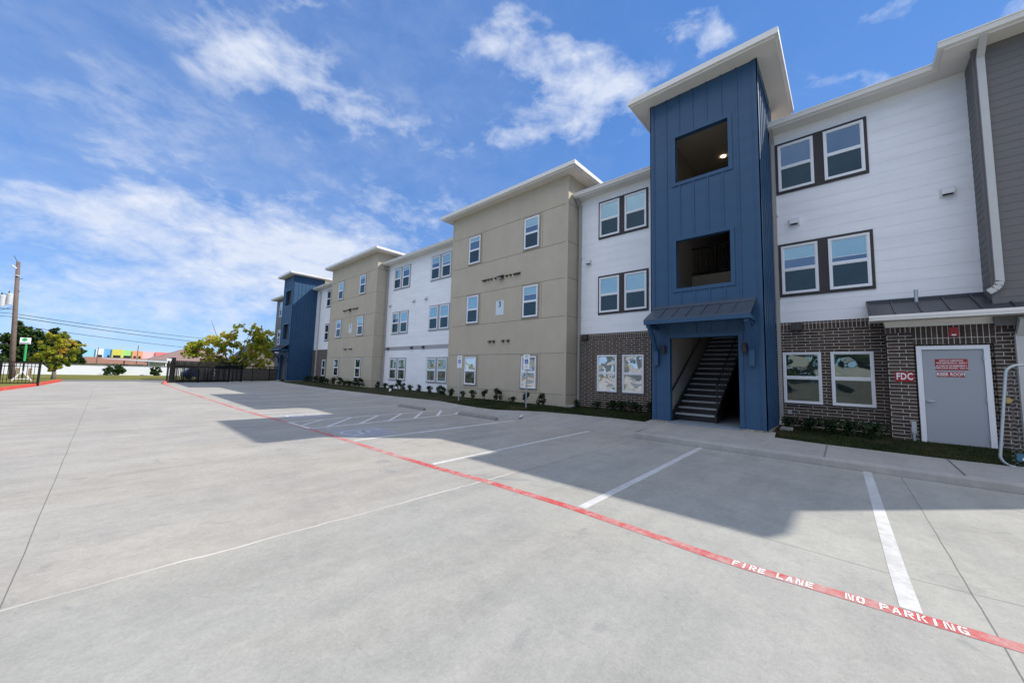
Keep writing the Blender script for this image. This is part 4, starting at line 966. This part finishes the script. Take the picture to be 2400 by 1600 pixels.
# ------------------------------------------------------------------ temporary chain link panel at the right edge
r=empty('fence_panel',(10.45,-3.4,-.12),'galvanised temporary chain link panel with rounded corners at the right edge','fence')
x=10.45;yl,yr=-1.925,-5.3;z0,z1=-.115,1.61;rad=.16
pts=[(x,yr,z1)]
for a in range(0,91,15):pts.append((x+.0,yl-rad+rad*math.sin(R(a))-.10*(1),z1-rad+rad*math.cos(R(a))))
pts=[(x,yr,z1)]+[(x,-2.03-rad+rad*math.sin(R(a)),z1-rad+rad*math.cos(R(a))) for a in range(0,91,15)]
pts+=[(x,-1.90-rad+rad*math.cos(R(a)),z0+rad-rad*math.sin(R(a))) for a in range(0,91,15)]+[(x,yr,z0)]
MB().tube(pts,.021,10).build('pipe_frame',M['galv'],r,True)
MB().tube([(x,yr,z0),(x,yr,z1)],.021,10).build('upright',M['galv'],r)
q=MB();st=.075;c0=-1.97
k=int((c0-yr+z1-z0)/st)
for s_ in (1,-1):
    for i in range(-30,80):
        # lines y = c + s*z
        c_=yr+i*st
        a=(c_+0,z0);ya=c_;za=z0;yb=c_+s_*(z1-z0);zb=z1
        # clip in y
        lo,hi=yr,-2.02
        t0,t1=0.,1.
        dy=yb-ya
        for bound,sgn in ((lo,1),(hi,-1)):
            fa=sgn*(ya-bound);fb=sgn*(yb-bound)
            if fa<0 and fb<0:t0=2;break
            if fa<0:t0=max(t0,fa/(fa-fb))
            elif fb<0:t1=min(t1,fa/(fa-fb))
        if t0>=t1:continue
        q.bar((x+.004*s_,ya+dy*t0,za+(zb-za)*t0),(x+.004*s_,ya+dy*t1,za+(zb-za)*t1),.0018,.0018,(1,0,0))
q.build('chain_link_mesh',M['galv'],r)
sg=empty('small_sign',(10.43,-2.2,0),'small teal sign with white lettering wired low on the chain link panel','sign')
MB().box(10.415,10.42,-2.52,-2.065,.0,.12).build('sign_plate',M['sign_teal'],sg)
text('lettering','NATIONAL',.06,(10.4135,-2.29,.083),AX,AY,M['sign_pale'],sg,bold=.001,ext=.0006);text('lettering','CALL',.07,(10.4135,-2.2,.03),AX,AY,M['letter_white'],sg,bold=.002,ext=.0006)
# ------------------------------------------------------------------ fences and gates at the street
def railfence(name,lab,p,q_,top,zb,rails,pick=.11,pw=.02,posts=(),ph=None,cat='fence',m='black_metal'):
    r=empty(name,(*p,zb),lab,cat);d=Vector((q_[0]-p[0],q_[1]-p[1],0));L=d.length;u=d/L
    P=lambda t,z:(p[0]+u.x*t,p[1]+u.y*t,z)
    b=MB()
    for z,t in rails:b.bar(P(0,z),P(L,z),.03,t)
    b.build('rail',M[m],r)
    b=MB();t=.05
    while t<L:b.bar(P(t,zb+.03),P(t,top),pw,pw,(u.x,u.y,0));t+=pick
    b.build('picket_panel',M[m],r)
    for t,wd,hh in posts:MB().bar(P(t,zb-.1),P(t,hh),wd,wd,(u.x,u.y,0)).build('post',M[m],r)
    return r
railfence('metal_fence','black metal picket fence at the left edge behind the red kerb',(-2.66,34.2),(-9,34.6),1.03,-.22,((1.07,.05),(.83,.04),(-.1,.04)),.13,.022,((0,.075,1.1),(1.35,.11,1.12),(3.6,.075,1.1),(6,.075,1.1)))
g=railfence('sliding_gate','black sliding gate of closely set bars standing open beside the drive',(3.1,39.05),(7.3,40.6),1.34,-.25,((1.36,.07),(1.12,.05),(.9,.05),(-.2,.10)),.095,.028,((0.0,.09,1.42),(2.1,.07,1.38),(4.4,.09,1.42)),cat='gate')
railfence('sliding_gate','second black gate leaf stacked just behind the open sliding gate',(3.3,39.5),(8.4,41.5),1.42,-.25,((1.44,.06),(1.0,.22),(-.15,.12)),.12,.035,((.0,.10,1.5),(2.6,.08,1.45),(5.4,.08,1.4)),cat='gate')
r=empty('gate_post',(3.42,39.35,-.28),'thick black gate post with a square pale control box on top','post');MB().bar((3.42,39.35,-.3),(3.42,39.35,1.7),.22).build('post',M['black_metal'],r);MB().box(3.0,3.26,39.25,39.45,1.28,1.62).build('control_box',M['wall_white'],r);MB().bar((3.1,39.35,1.66),(3.5,39.35,1.66),.2,.06).build('bracket',M['black_metal'],r)
railfence('metal_fence','black metal fence running from the gate to the far end of the building',(7.6,41.2),(12.3,44.8),1.22,-.25,((1.2,.05),(.9,.05),(-.12,.05)),.115,.024,((0,.07,1.25),(2.3,.07,1.25),(4.5,.07,1.25)))
r=empty('wooden_fence',(8,46.5,-.3),'grey weathered plank fence behind the black gate','fence')
b=MB();x=5.9
while x<13:
    w_=.14+random.random()*.02;b.box(x,x+w_-.012,46.5,46.53,-.4,.88+random.uniform(-.03,.03)+.01*(x-6));x+=w_
b.build('plank_panel',M['plank'],r);MB().box(5.9,13,46.53,46.6,.55,.65).box(5.9,13,46.53,46.6,-.1,0).build('rail',M['plank'],r)
# ------------------------------------------------------------------ utility pole, wires, sign, posts, barricade
r=empty('utility_pole',(-4.85,46,-.35),'brown wooden utility pole with grey transformers at the left edge','utility pole')
MB().tube([(-4.82,46,-.4),(-5.0,46,3),(-5.28,46,8.55)],[.155,.135,.10],12).build('pole',M['wood_pole'],r,True)
for x,z in ((-5.40,5.66),(-5.71,5.48)):
    q=MB();q.tube([(x,45.85,z-.42),(x,45.85,z+.36),(x,45.85,z+.42)],[.155,.155,.10],14);t=q.build('transformer',M['transformer'],r,False)
    MB().tube([(x-.06,45.85,z+.42),(x-.06,45.85,z+.60)],[.04,.025],8).build('bushing',M['fixture'],t)
MB().box(-6.0,-5.05,45.93,46.0,4.90,4.94).build('bracket',M['fixture'],r)
q=MB();q.tube([(-5.30,45.9,8.0),(-5.52,45.85,8.2)],.045,8);q.tube([(-5.24,45.9,7.45),(-5.24,45.9,7.5)],.13,10);q.build('insulator',M['vent_white'],r)
MB().tube([(-5.3,46,8.5),(-5.5,46,8.95)],.02,6).build('pole_top_pin',M['fixture'],r)
for z,xo in ((5.9,-5.75),(6.2,-5.0),(7.2,-4.95)):MB().tube([(-5.2,46,z),(xo,45.9,z+.12)],.018,6).build('cutout_arm',M['fixture'],r)
def wire(p,q_,sag,rad,lab):
    pts=[]
    for i in range(25):
        t=i/24;v=Vector(p).lerp(Vector(q_),t);v.z-=sag*4*t*(1-t);pts.append(v)
    tag(MB().tube(pts,rad,6).build('power_line',M['fixture']),lab,'wire',group='overhead wires from the utility pole')
wire((-5.08,46,4.60),(12.5,62,4.55),.25,.022,'upper of the two long wires sagging right from the utility pole');wire((-5.05,46,4.37),(13,62,3.9),.25,.026,'lower thick wire running right from the utility pole')
wire((-5.0,46,3.75),(13,62,2.95),.2,.020,'lowest long wire, below the two wires from the pole')
wire((-5.08,46,4.60),(-14,42,4.9),.15,.02,'upper wire leaving the pole to the left');wire((-5.05,46,4.37),(-14,42,4.55),.15,.02,'lower wire leaving the pole to the left')
wire((-5.0,46,5.3),(-8,44.5,3.3),.1,.016,'slack service wire dropping to the left below the transformers')
r=empty('street_sign',(-4.25,45,-.3),'white sign board with a green emblem on a green post','sign')
MB().tube([(-4.25,45,-.35),(-4.26,45,1.1)],.05,10).build('post_base',M['fixture'],r);MB().tube([(-4.26,45,1.1),(-4.28,45,2.4)],.06,10).build('post',M['sign_green'],r)
MB().box(-4.58,-4.08,44.90,44.96,2.36,2.82).build('sign_board',M['sign_white'],r)
MB().tube([(-4.36,44.90,2.68),(-4.36,44.885,2.68)],.12,18).build('emblem',M['sign_green'],r)
MB().box(-4.55,-4.12,44.885,44.9,2.40,2.47).build('text_line',M['ink_grey'],r)
for x,l in ((-4.0,'left short wooden post behind the black fence'),(-3.50,'right short wooden post behind the black fence')):
    q=MB();q.hexa([(x-.08,39.9,-.3),(x+.08,39.9,-.3),(x+.08,40.06,-.3),(x-.08,40.06,-.3)],[(x-.075,39.91,.62),(x+.075,39.91,.62),(x+.075,40.05,.66),(x-.075,40.05,.66)])
    tag(q.build('wooden_post',M['post_wood']),l,'post',group='short wooden posts behind the fence')
r=empty('barricade',(-3.7,38.8,-.2),'white A shaped barricade standing behind the black fence','barricade')
for s_ in (-1,1):MB().bar((-3.68,38.8,.48),(-3.68+s_*.46,38.8,-.26),.07,.07,(0,1,0)).build('leg',M['wall_white'],r)
MB().bar((-3.95,38.8,-.02),(-3.42,38.8,-.02),.06,.05).build('crossbar',M['wall_white'],r)
# ------------------------------------------------------------------ white wall and far buildings
YW=80;kw=YW/66.4
r=empty('boundary_wall',(0,YW,-.8),'long low white wall beyond the lawn across the street','wall')
MB().box(-60,60,YW,YW+.2,-1.0,.64).build('wall_panel',M['wall_white'],r);MB().box(-60,60,YW-.04,YW+.24,.64,.73).build('wall_cap',M['cap'],r)
def fx(x,y,Y,z):k=Y/y;return x*k,1.2195+(z-1.2195)*k
def hipbox(name,lab,x0,x1,Y,dep,zb,ze,zr,ridge,wm,rm,over=.5,fascia=True):
    r=empty(name,((x0+x1)/2,Y,zb),lab,'house')
    MB().box(x0,x1,Y,Y+dep,zb,ze).build('wall',wm,r)
    b=MB();X0,X1,Y0,Y1=x0-over,x1+over,Y-over,Y+dep+over;ym=(Y0+Y1)/2;a,c=ridge
    b.poly([(X0,Y0,ze),(X1,Y0,ze),(c,ym,zr),(a,ym,zr)]);b.poly([(X1,Y0,ze),(X1,Y1,ze),(c,ym,zr)]);b.poly([(X1,Y1,ze),(X0,Y1,ze),(a,ym,zr),(c,ym,zr)]);b.poly([(X0,Y1,ze),(X0,Y0,ze),(a,ym,zr)])
    b.poly([(X0,Y0,ze),(X0,Y1,ze),(X1,Y1,ze),(X1,Y0,ze)])
    b.build('roof',rm,r)
    if fascia:MB().box(X0-.02,X1+.02,Y0-.04,Y0-.01,ze-.14,ze+.02).build('fascia',M['cap'],r)
    return r
M['rose_brown']=mottled('roof_rose_brown',(.25,.165,.145),.12,.9,1.2,.2,streak=(.2,.2,4));M['red_brown']=mottled('roof_red_brown',(.27,.13,.085),.14,.9,1,.2,streak=(.2,.2,4))
M['cream']=mat('cream_wall',(.62,.55,.42),.8);M['grey_wall']=mat('house_grey',(.34,.32,.29),.85);M['glass_dark']=mat('glass_dark',(.02,.025,.03),.15)
h1=hipbox('house','wide house with a tall rose brown hip roof behind the white wall',6.5,26,122,22,-1.3,1.6,5.9,(14.5,15.5),M['grey_wall'],M['rose_brown'],.8)
for x in (7.6,8.5,9.4):MB().box(x,x+.5,121.9,121.99,.2,1.1).build('window',M['glass_dark'],h1)
h2=hipbox('house','pale house with a small brown roof just behind the gate post',5.6,8.0,104,8,-1.2,1.95,2.85,(6.6,7.0),M['wall_white'],M['rose_brown'],.35)
h3=hipbox('house','long low house with a red brown roof and cream wall behind the white wall',-3.6,6.2,120,10,-1.3,.85,2.2,(-3.9,6.4),M['cream'],M['red_brown'],.4)
for x in (-.4,1.9,4.2):MB().box(x,x+1.0,119.9,119.99,-.2,.7).build('window',M['glass_dark'],h3)
h4=hipbox('house','bit of a low red roofed shed left of the long low house',-7,-4.3,118,6,-1.3,.7,1.4,(-5.8,-5.5),M['grey_wall'],M['red_brown'],.3)
r=empty('carport',(3,104,-1.1),'thin flat grey carport roof on posts behind the white wall','carport')
MB().hexa([(-.95,101,1.75),(8.0,101,1.33),(8.0,107,1.45),(-.3,107,1.78)],[(-.95,101,1.86),(8.0,101,1.68),(8.0,107,1.75),(-.3,107,1.9)]).build('roof_sheet',M['transformer'],r)
for x in (1.9,5.2,7.7):MB().bar((x,104,-1.3),(x,104,1.5),.16).build('post',M['wood_pole'],r)
# colourful building
r=empty('colourful_building',(5,300,-1),'long building in bright blue, yellow, green, orange and pink blocks far behind the houses','building')
K=300/140
cols=[(-4.6,-2.52,4.40,(.33,.62,.80)),(-2.52,-1.23,4.48,(.78,.80,.83)),(-1.23,.20,4.50,(.16,.42,.78)),(.20,2.07,4.46,(.68,.62,.10)),(2.07,3.88,4.36,(.38,.70,.22)),(3.88,5.79,4.28,(.82,.36,.18)),(5.79,8.25,4.24,(.82,.52,.52)),(8.25,12,4.20,(.82,.22,.2))]
for i,(a,c,z,cc) in enumerate(cols):
    m=mottled('paint_block_%d'%i,cc,.03,.8,.1)
    y0=300-(i%2)*.6
    w_=MB().box(a*K,c*K,y0,312,-2,1.2195+(z-1.2195)*K).build('wall_block',m,r)
    for t in ((.15,.85),) if i in (1,3,4) else ((.15,.38),(.62,.85)) if i==5 else ((.5,.75),) if i==2 else ():
        MB().box(a*K+(c-a)*K*t[0],a*K+(c-a)*K*t[1],y0-.1,y0+.02,3.2,4.9).build('window',M['glass_dark'],w_)
for x,y,z,l in ((-1.75,110,4.0,'thin far lamp post against the blue blocks'),(3.8,110,4.8,'dark far pole in front of the orange block')):
    tag(MB().tube([(x,y,-1.2),(x,y,z)],[.09,.06],8).build('far_pole',M['wood_pole']),l,'pole')
# leaning gable house right of the tree
r=empty('house',(13,60,-.5),'dark gabled house half hidden by the autumn tree beside the far navy tower','house')
MB().prism([(11.3,58.6,-.7),(16,58.6,-.7),(16,58.6,2.2),(13.6,58.6,3.9),(11.5,58.6,2.1)],(0,7,0)).build('wall',M['plank'],r)
b=MB();b.prism([(11.0,58.2,1.7),(13.6,58.2,4.25),(13.6,58.2,4.05),(11.2,58.2,1.65)],(0,8,0));b.prism([(13.6,58.2,4.25),(16.6,58.2,1.9),(16.4,58.2,1.8),(13.6,58.2,4.05)],(0,8,0));b.build('roof',M['fixture'],r)
MB().bar((11.2,58.1,1.68),(13.6,58.1,4.1),.1,.3,(0,1,0)).build('barge_board',M['post_wood'],r)
# parked vehicle seen through the gate
cy=52
r=empty('parked_car',(6.2,cy,-.4),'dark blue hatchback parked beyond the black gate','car')
M['car_blue']=mat('car_blue',(.02,.05,.17),.3,0,.6);M['tyre']=mat('tyre',(.015,.015,.015),.9)
b=MB();b.hexa([(5.2,cy-.8,-.15),(7.6,cy-.8,-.15),(7.6,cy+.9,-.15),(5.2,cy+.9,-.15)],[(5.25,cy-.78,.38),(7.55,cy-.78,.38),(7.55,cy+.88,.38),(5.25,cy+.88,.38)]);b.hexa([(5.4,cy-.74,.38),(7.4,cy-.74,.38),(7.4,cy+.84,.38),(5.4,cy+.84,.38)],[(5.8,cy-.6,.82),(7.1,cy-.6,.82),(7.1,cy+.7,.82),(5.8,cy+.7,.82)]);b.build('body',M['car_blue'],r)
MB().hexa([(5.62,cy-.765,.42),(7.2,cy-.765,.42),(7.2,cy-.7,.42),(5.62,cy-.7,.42)],[(5.9,cy-.63,.76),(7.0,cy-.63,.76),(7.0,cy-.56,.76),(5.9,cy-.56,.76)]).build('side_window',M['glass_dark'],r)
for x in (5.7,7.1):MB().tube([(x,cy-.82,-.12),(x,cy-.6,-.12)],.28,14).build('wheel',M['tyre'],r)
# ------------------------------------------------------------------ trees
def limb(b,p,d,L,r0,depth,tips,spread=.55):
    n=3;pts=[Vector(p)];dd=Vector(d).normalized()
    for i in range(n):
        dd=(dd+Vector((random.uniform(-.16,.16),random.uniform(-.16,.16),random.uniform(-.05,.16)))).normalized();pts.append(pts[-1]+dd*L/n)
    b.tube(pts,[r0*(1-.45*i/n) for i in range(n+1)],6)
    if depth==0:tips.append(pts[-1]);return
    tips.append(pts[-1]) if depth==1 else None
    for k in range(random.choice((2,3,3))):
        nd=(dd+Vector((random.uniform(-spread,spread),random.uniform(-spread,spread),random.uniform(-.2,.45)))*1.3).normalized()
        limb(b,pts[-1] if k else pts[-2],nd,L*random.uniform(.6,.8),r0*.55,depth-1,tips,spread)
def tree(name,loc,lab,trunk_h,r0,cents,n,size,leaf,seed,group=None,cat='tree',bare=(),every=1):
    random.seed(seed);r=empty(name,loc,lab,cat,group);b=MB();L=Vector(loc);top=L+Vector((0,0,trunk_h))
    b.tube([L-Vector((0,0,.2)),L+Vector((.03,0,trunk_h*.5)),top],[r0*1.25,r0,r0*.8],10)
    for c,rad in cents[::every]:
        e=L+Vector(c);m=top.lerp(e,.5)+Vector((random.uniform(-.15,.15),random.uniform(-.15,.15),random.uniform(.0,.2)))
        b.tube([top-Vector((0,0,.1)),m,e],[r0*.5,r0*.28,r0*.08] if every==1 else [r0*.34,r0*.17,r0*.05],6)
        for k in range(3):
            q=e+Vector((random.gauss(0,1),random.gauss(0,1),random.gauss(.3,.7))).normalized()*rad*.9;b.tube([m.lerp(e,.6),q],[r0*.14,r0*.04],5)
    for c in bare:b.tube([top,L+(Vector(c)*.6+Vector((.05,0,.1))),L+Vector(c)],[r0*.35,r0*.18,r0*.07],6)
    b.build('trunk',M['bark'],r,True)
    q=MB();sub=[]
    for c,rad in cents:
        for k in range(int(7+rad*6)):
            d=Vector((random.gauss(0,1),random.gauss(0,1),random.gauss(0,.8))).normalized()
            sub.append((L+Vector(c)+d*rad*random.uniform(.25,1.05),rad*random.uniform(.2,.42)))
    leaves(q,n,sub,size,0);q.build('crown',leaf,r);return r
tree('autumn_tree',(-2.95,47,-.3),'small autumn tree with yellow green leaves beside the utility pole and driveway',.7,.13,
 [((.1,0,.9),.42),((-.1,0,1.4),.5),((.45,0,1.5),.5),((-.7,0,1.75),.5),((.2,0,2.1),.65),((.9,0,2.3),.45),((-.35,.2,2.6),.65),((.45,0,2.85),.6),((-.15,0,3.35),.5),((-1.15,0,1.6),.32),((1.15,.1,2.75),.3),((.25,0,3.6),.25)],9500,.15,M['leaf_fall'],3)
random.seed(77)
TOPP=[(-4.1,2.7),(-3.75,4.3),(-2.6,4.7),(-1.7,5.2),(-.6,5.7),(.3,6.7),(1.0,6.2),(1.8,6.7),(2.6,6.1),(3.2,6.4),(3.8,5.2),(4.0,3.4)]
cents=[]
while len(cents)<135:
    x=random.uniform(-4.0,3.9)
    for (a,za),(c,zc) in zip(TOPP,TOPP[1:]):
        if a<=x<=c:zt=za+(zc-za)*(x-a)/(c-a);break
    zb=2.5 if x<-2.6 else 1.5
    rad=random.uniform(.28,.6);z=zb+(zt-rad*.8-zb)*random.random()**.9
    if z<zb:continue
    cents.append(((x,random.uniform(-1.3,1.3),z),rad))
cents+=[((-2.0+.5*i,random.uniform(-.8,.8),1.75+.25*(i%3)),.5) for i in range(10)]
tree('autumn_tree',(9.4,52,-.4),'broad yellow green tree with bare upper branches behind the black gate',1.4,.2,cents,38000,.17,M['leaf_fall2'],5,every=8,bare=((-2.2,0,6.6),(-2.0,0,6.0),(2.9,0,6.3),(3.5,0,5.2),(2.2,-.3,3.9)))
dk=[(-17,92,6.0,3.2),(-13.2,90,6.3,3.4),(-9.6,95,7.4,3.2),(-6.6,96,7.0,2.6),(-4.0,94,5.0,1.9),(-21,95,7.0,4)]
dl=['dark evergreen behind the utility pole','dark evergreen left of the utility pole at the frame edge','tallest dark evergreen right of the utility pole','dark evergreen behind the small autumn tree','smallest dark evergreen, beside the light blue building block','dark evergreen beyond the left frame edge']
for i,(x,y,h_,w_) in enumerate(dk):
    random.seed(40+i);z=gz(y);c=[((random.uniform(-.6,.6)*w_*.7,random.uniform(-.5,.5)*w_*.6,h_*random.uniform(.25,.85)),w_*random.uniform(.34,.5)) for _ in range(17)]+[((0,0,h_*.95),w_*.3),((-w_*.5,0,h_*.2),w_*.4),((w_*.5,0,h_*.2),w_*.4)]
    tree('evergreen_tree',(x,y,z),dl[i],h_*.25,.25,c,7500,.5,M['leaf_dark'],60+i,'dark trees at the far left')
for i,(x,y,h_,w_,l) in enumerate(((15.5,64,6.6,3.0,'dark green tree between the autumn tree and the far navy tower'),(19,70,6.2,3.0,'dark green tree hidden behind the far end of the building'))):
    random.seed(80+i);c=[((random.uniform(-.6,.6)*w_*.7,random.uniform(-.5,.5)*w_*.6,h_*random.uniform(.25,.9)),w_*random.uniform(.28,.42)) for _ in range(13)]
    tree('green_tree',(x,y,gz(y)),l,h_*.25,.22,c,3200,.3,M['leaf_mid'],90+i)
for i,(x,y,h_,w_,l) in enumerate(((.62,78.6,1.75,1.15,'round green bush in front of the white wall, left of the other'),(5.0,78.8,1.55,.75,'smaller narrow green bush in front of the white wall'))):
    random.seed(100+i);c=[((random.uniform(-.7,.7)*w_,random.uniform(-.3,.3),h_*random.uniform(.2,.8)),w_*random.uniform(.35,.5)) for _ in range(12)]
    tree('bush',(x,y,gz(y)),l,h_*.2,.07,c,3200,.22,M['leaf_mid'],110+i,'bushes along the white wall','bush')
# ------------------------------------------------------------------ off to the left, seen only as reflections
M['hidden_wall']=mottled('wall_greige',(.40,.385,.35),.08,.85,.8)
r=empty('boundary_wall',(-15,10,-.3),'greige panel wall along the left side of the lot','wall')
MB().box(-15.2,-15,-14,19.8,-.35,2.3).build('wall_panel',M['hidden_wall'],r);MB().box(-15.25,-14.95,-14,19.8,2.3,2.38).build('wall_cap',M['cap'],r)
for i,(y,h_) in enumerate(((-14,9),(-8,10),(-2,9),(4,11),(10,9.5),(16,10),(22,9),(29,10),(37,9))):
    random.seed(120+i);w_=4;c=[((random.uniform(-.6,.6)*w_*.6,random.uniform(-.6,.6)*w_*.9,h_*random.uniform(.2,.9)),w_*random.uniform(.28,.42)) for _ in range(13)]
    tree('evergreen_tree',(-19,y,-.3),'dark tree in the row behind the greige panel wall',h_*.25,.2,c,2200,.6,M['leaf_dark'],130+i,'trees behind the greige panel wall')
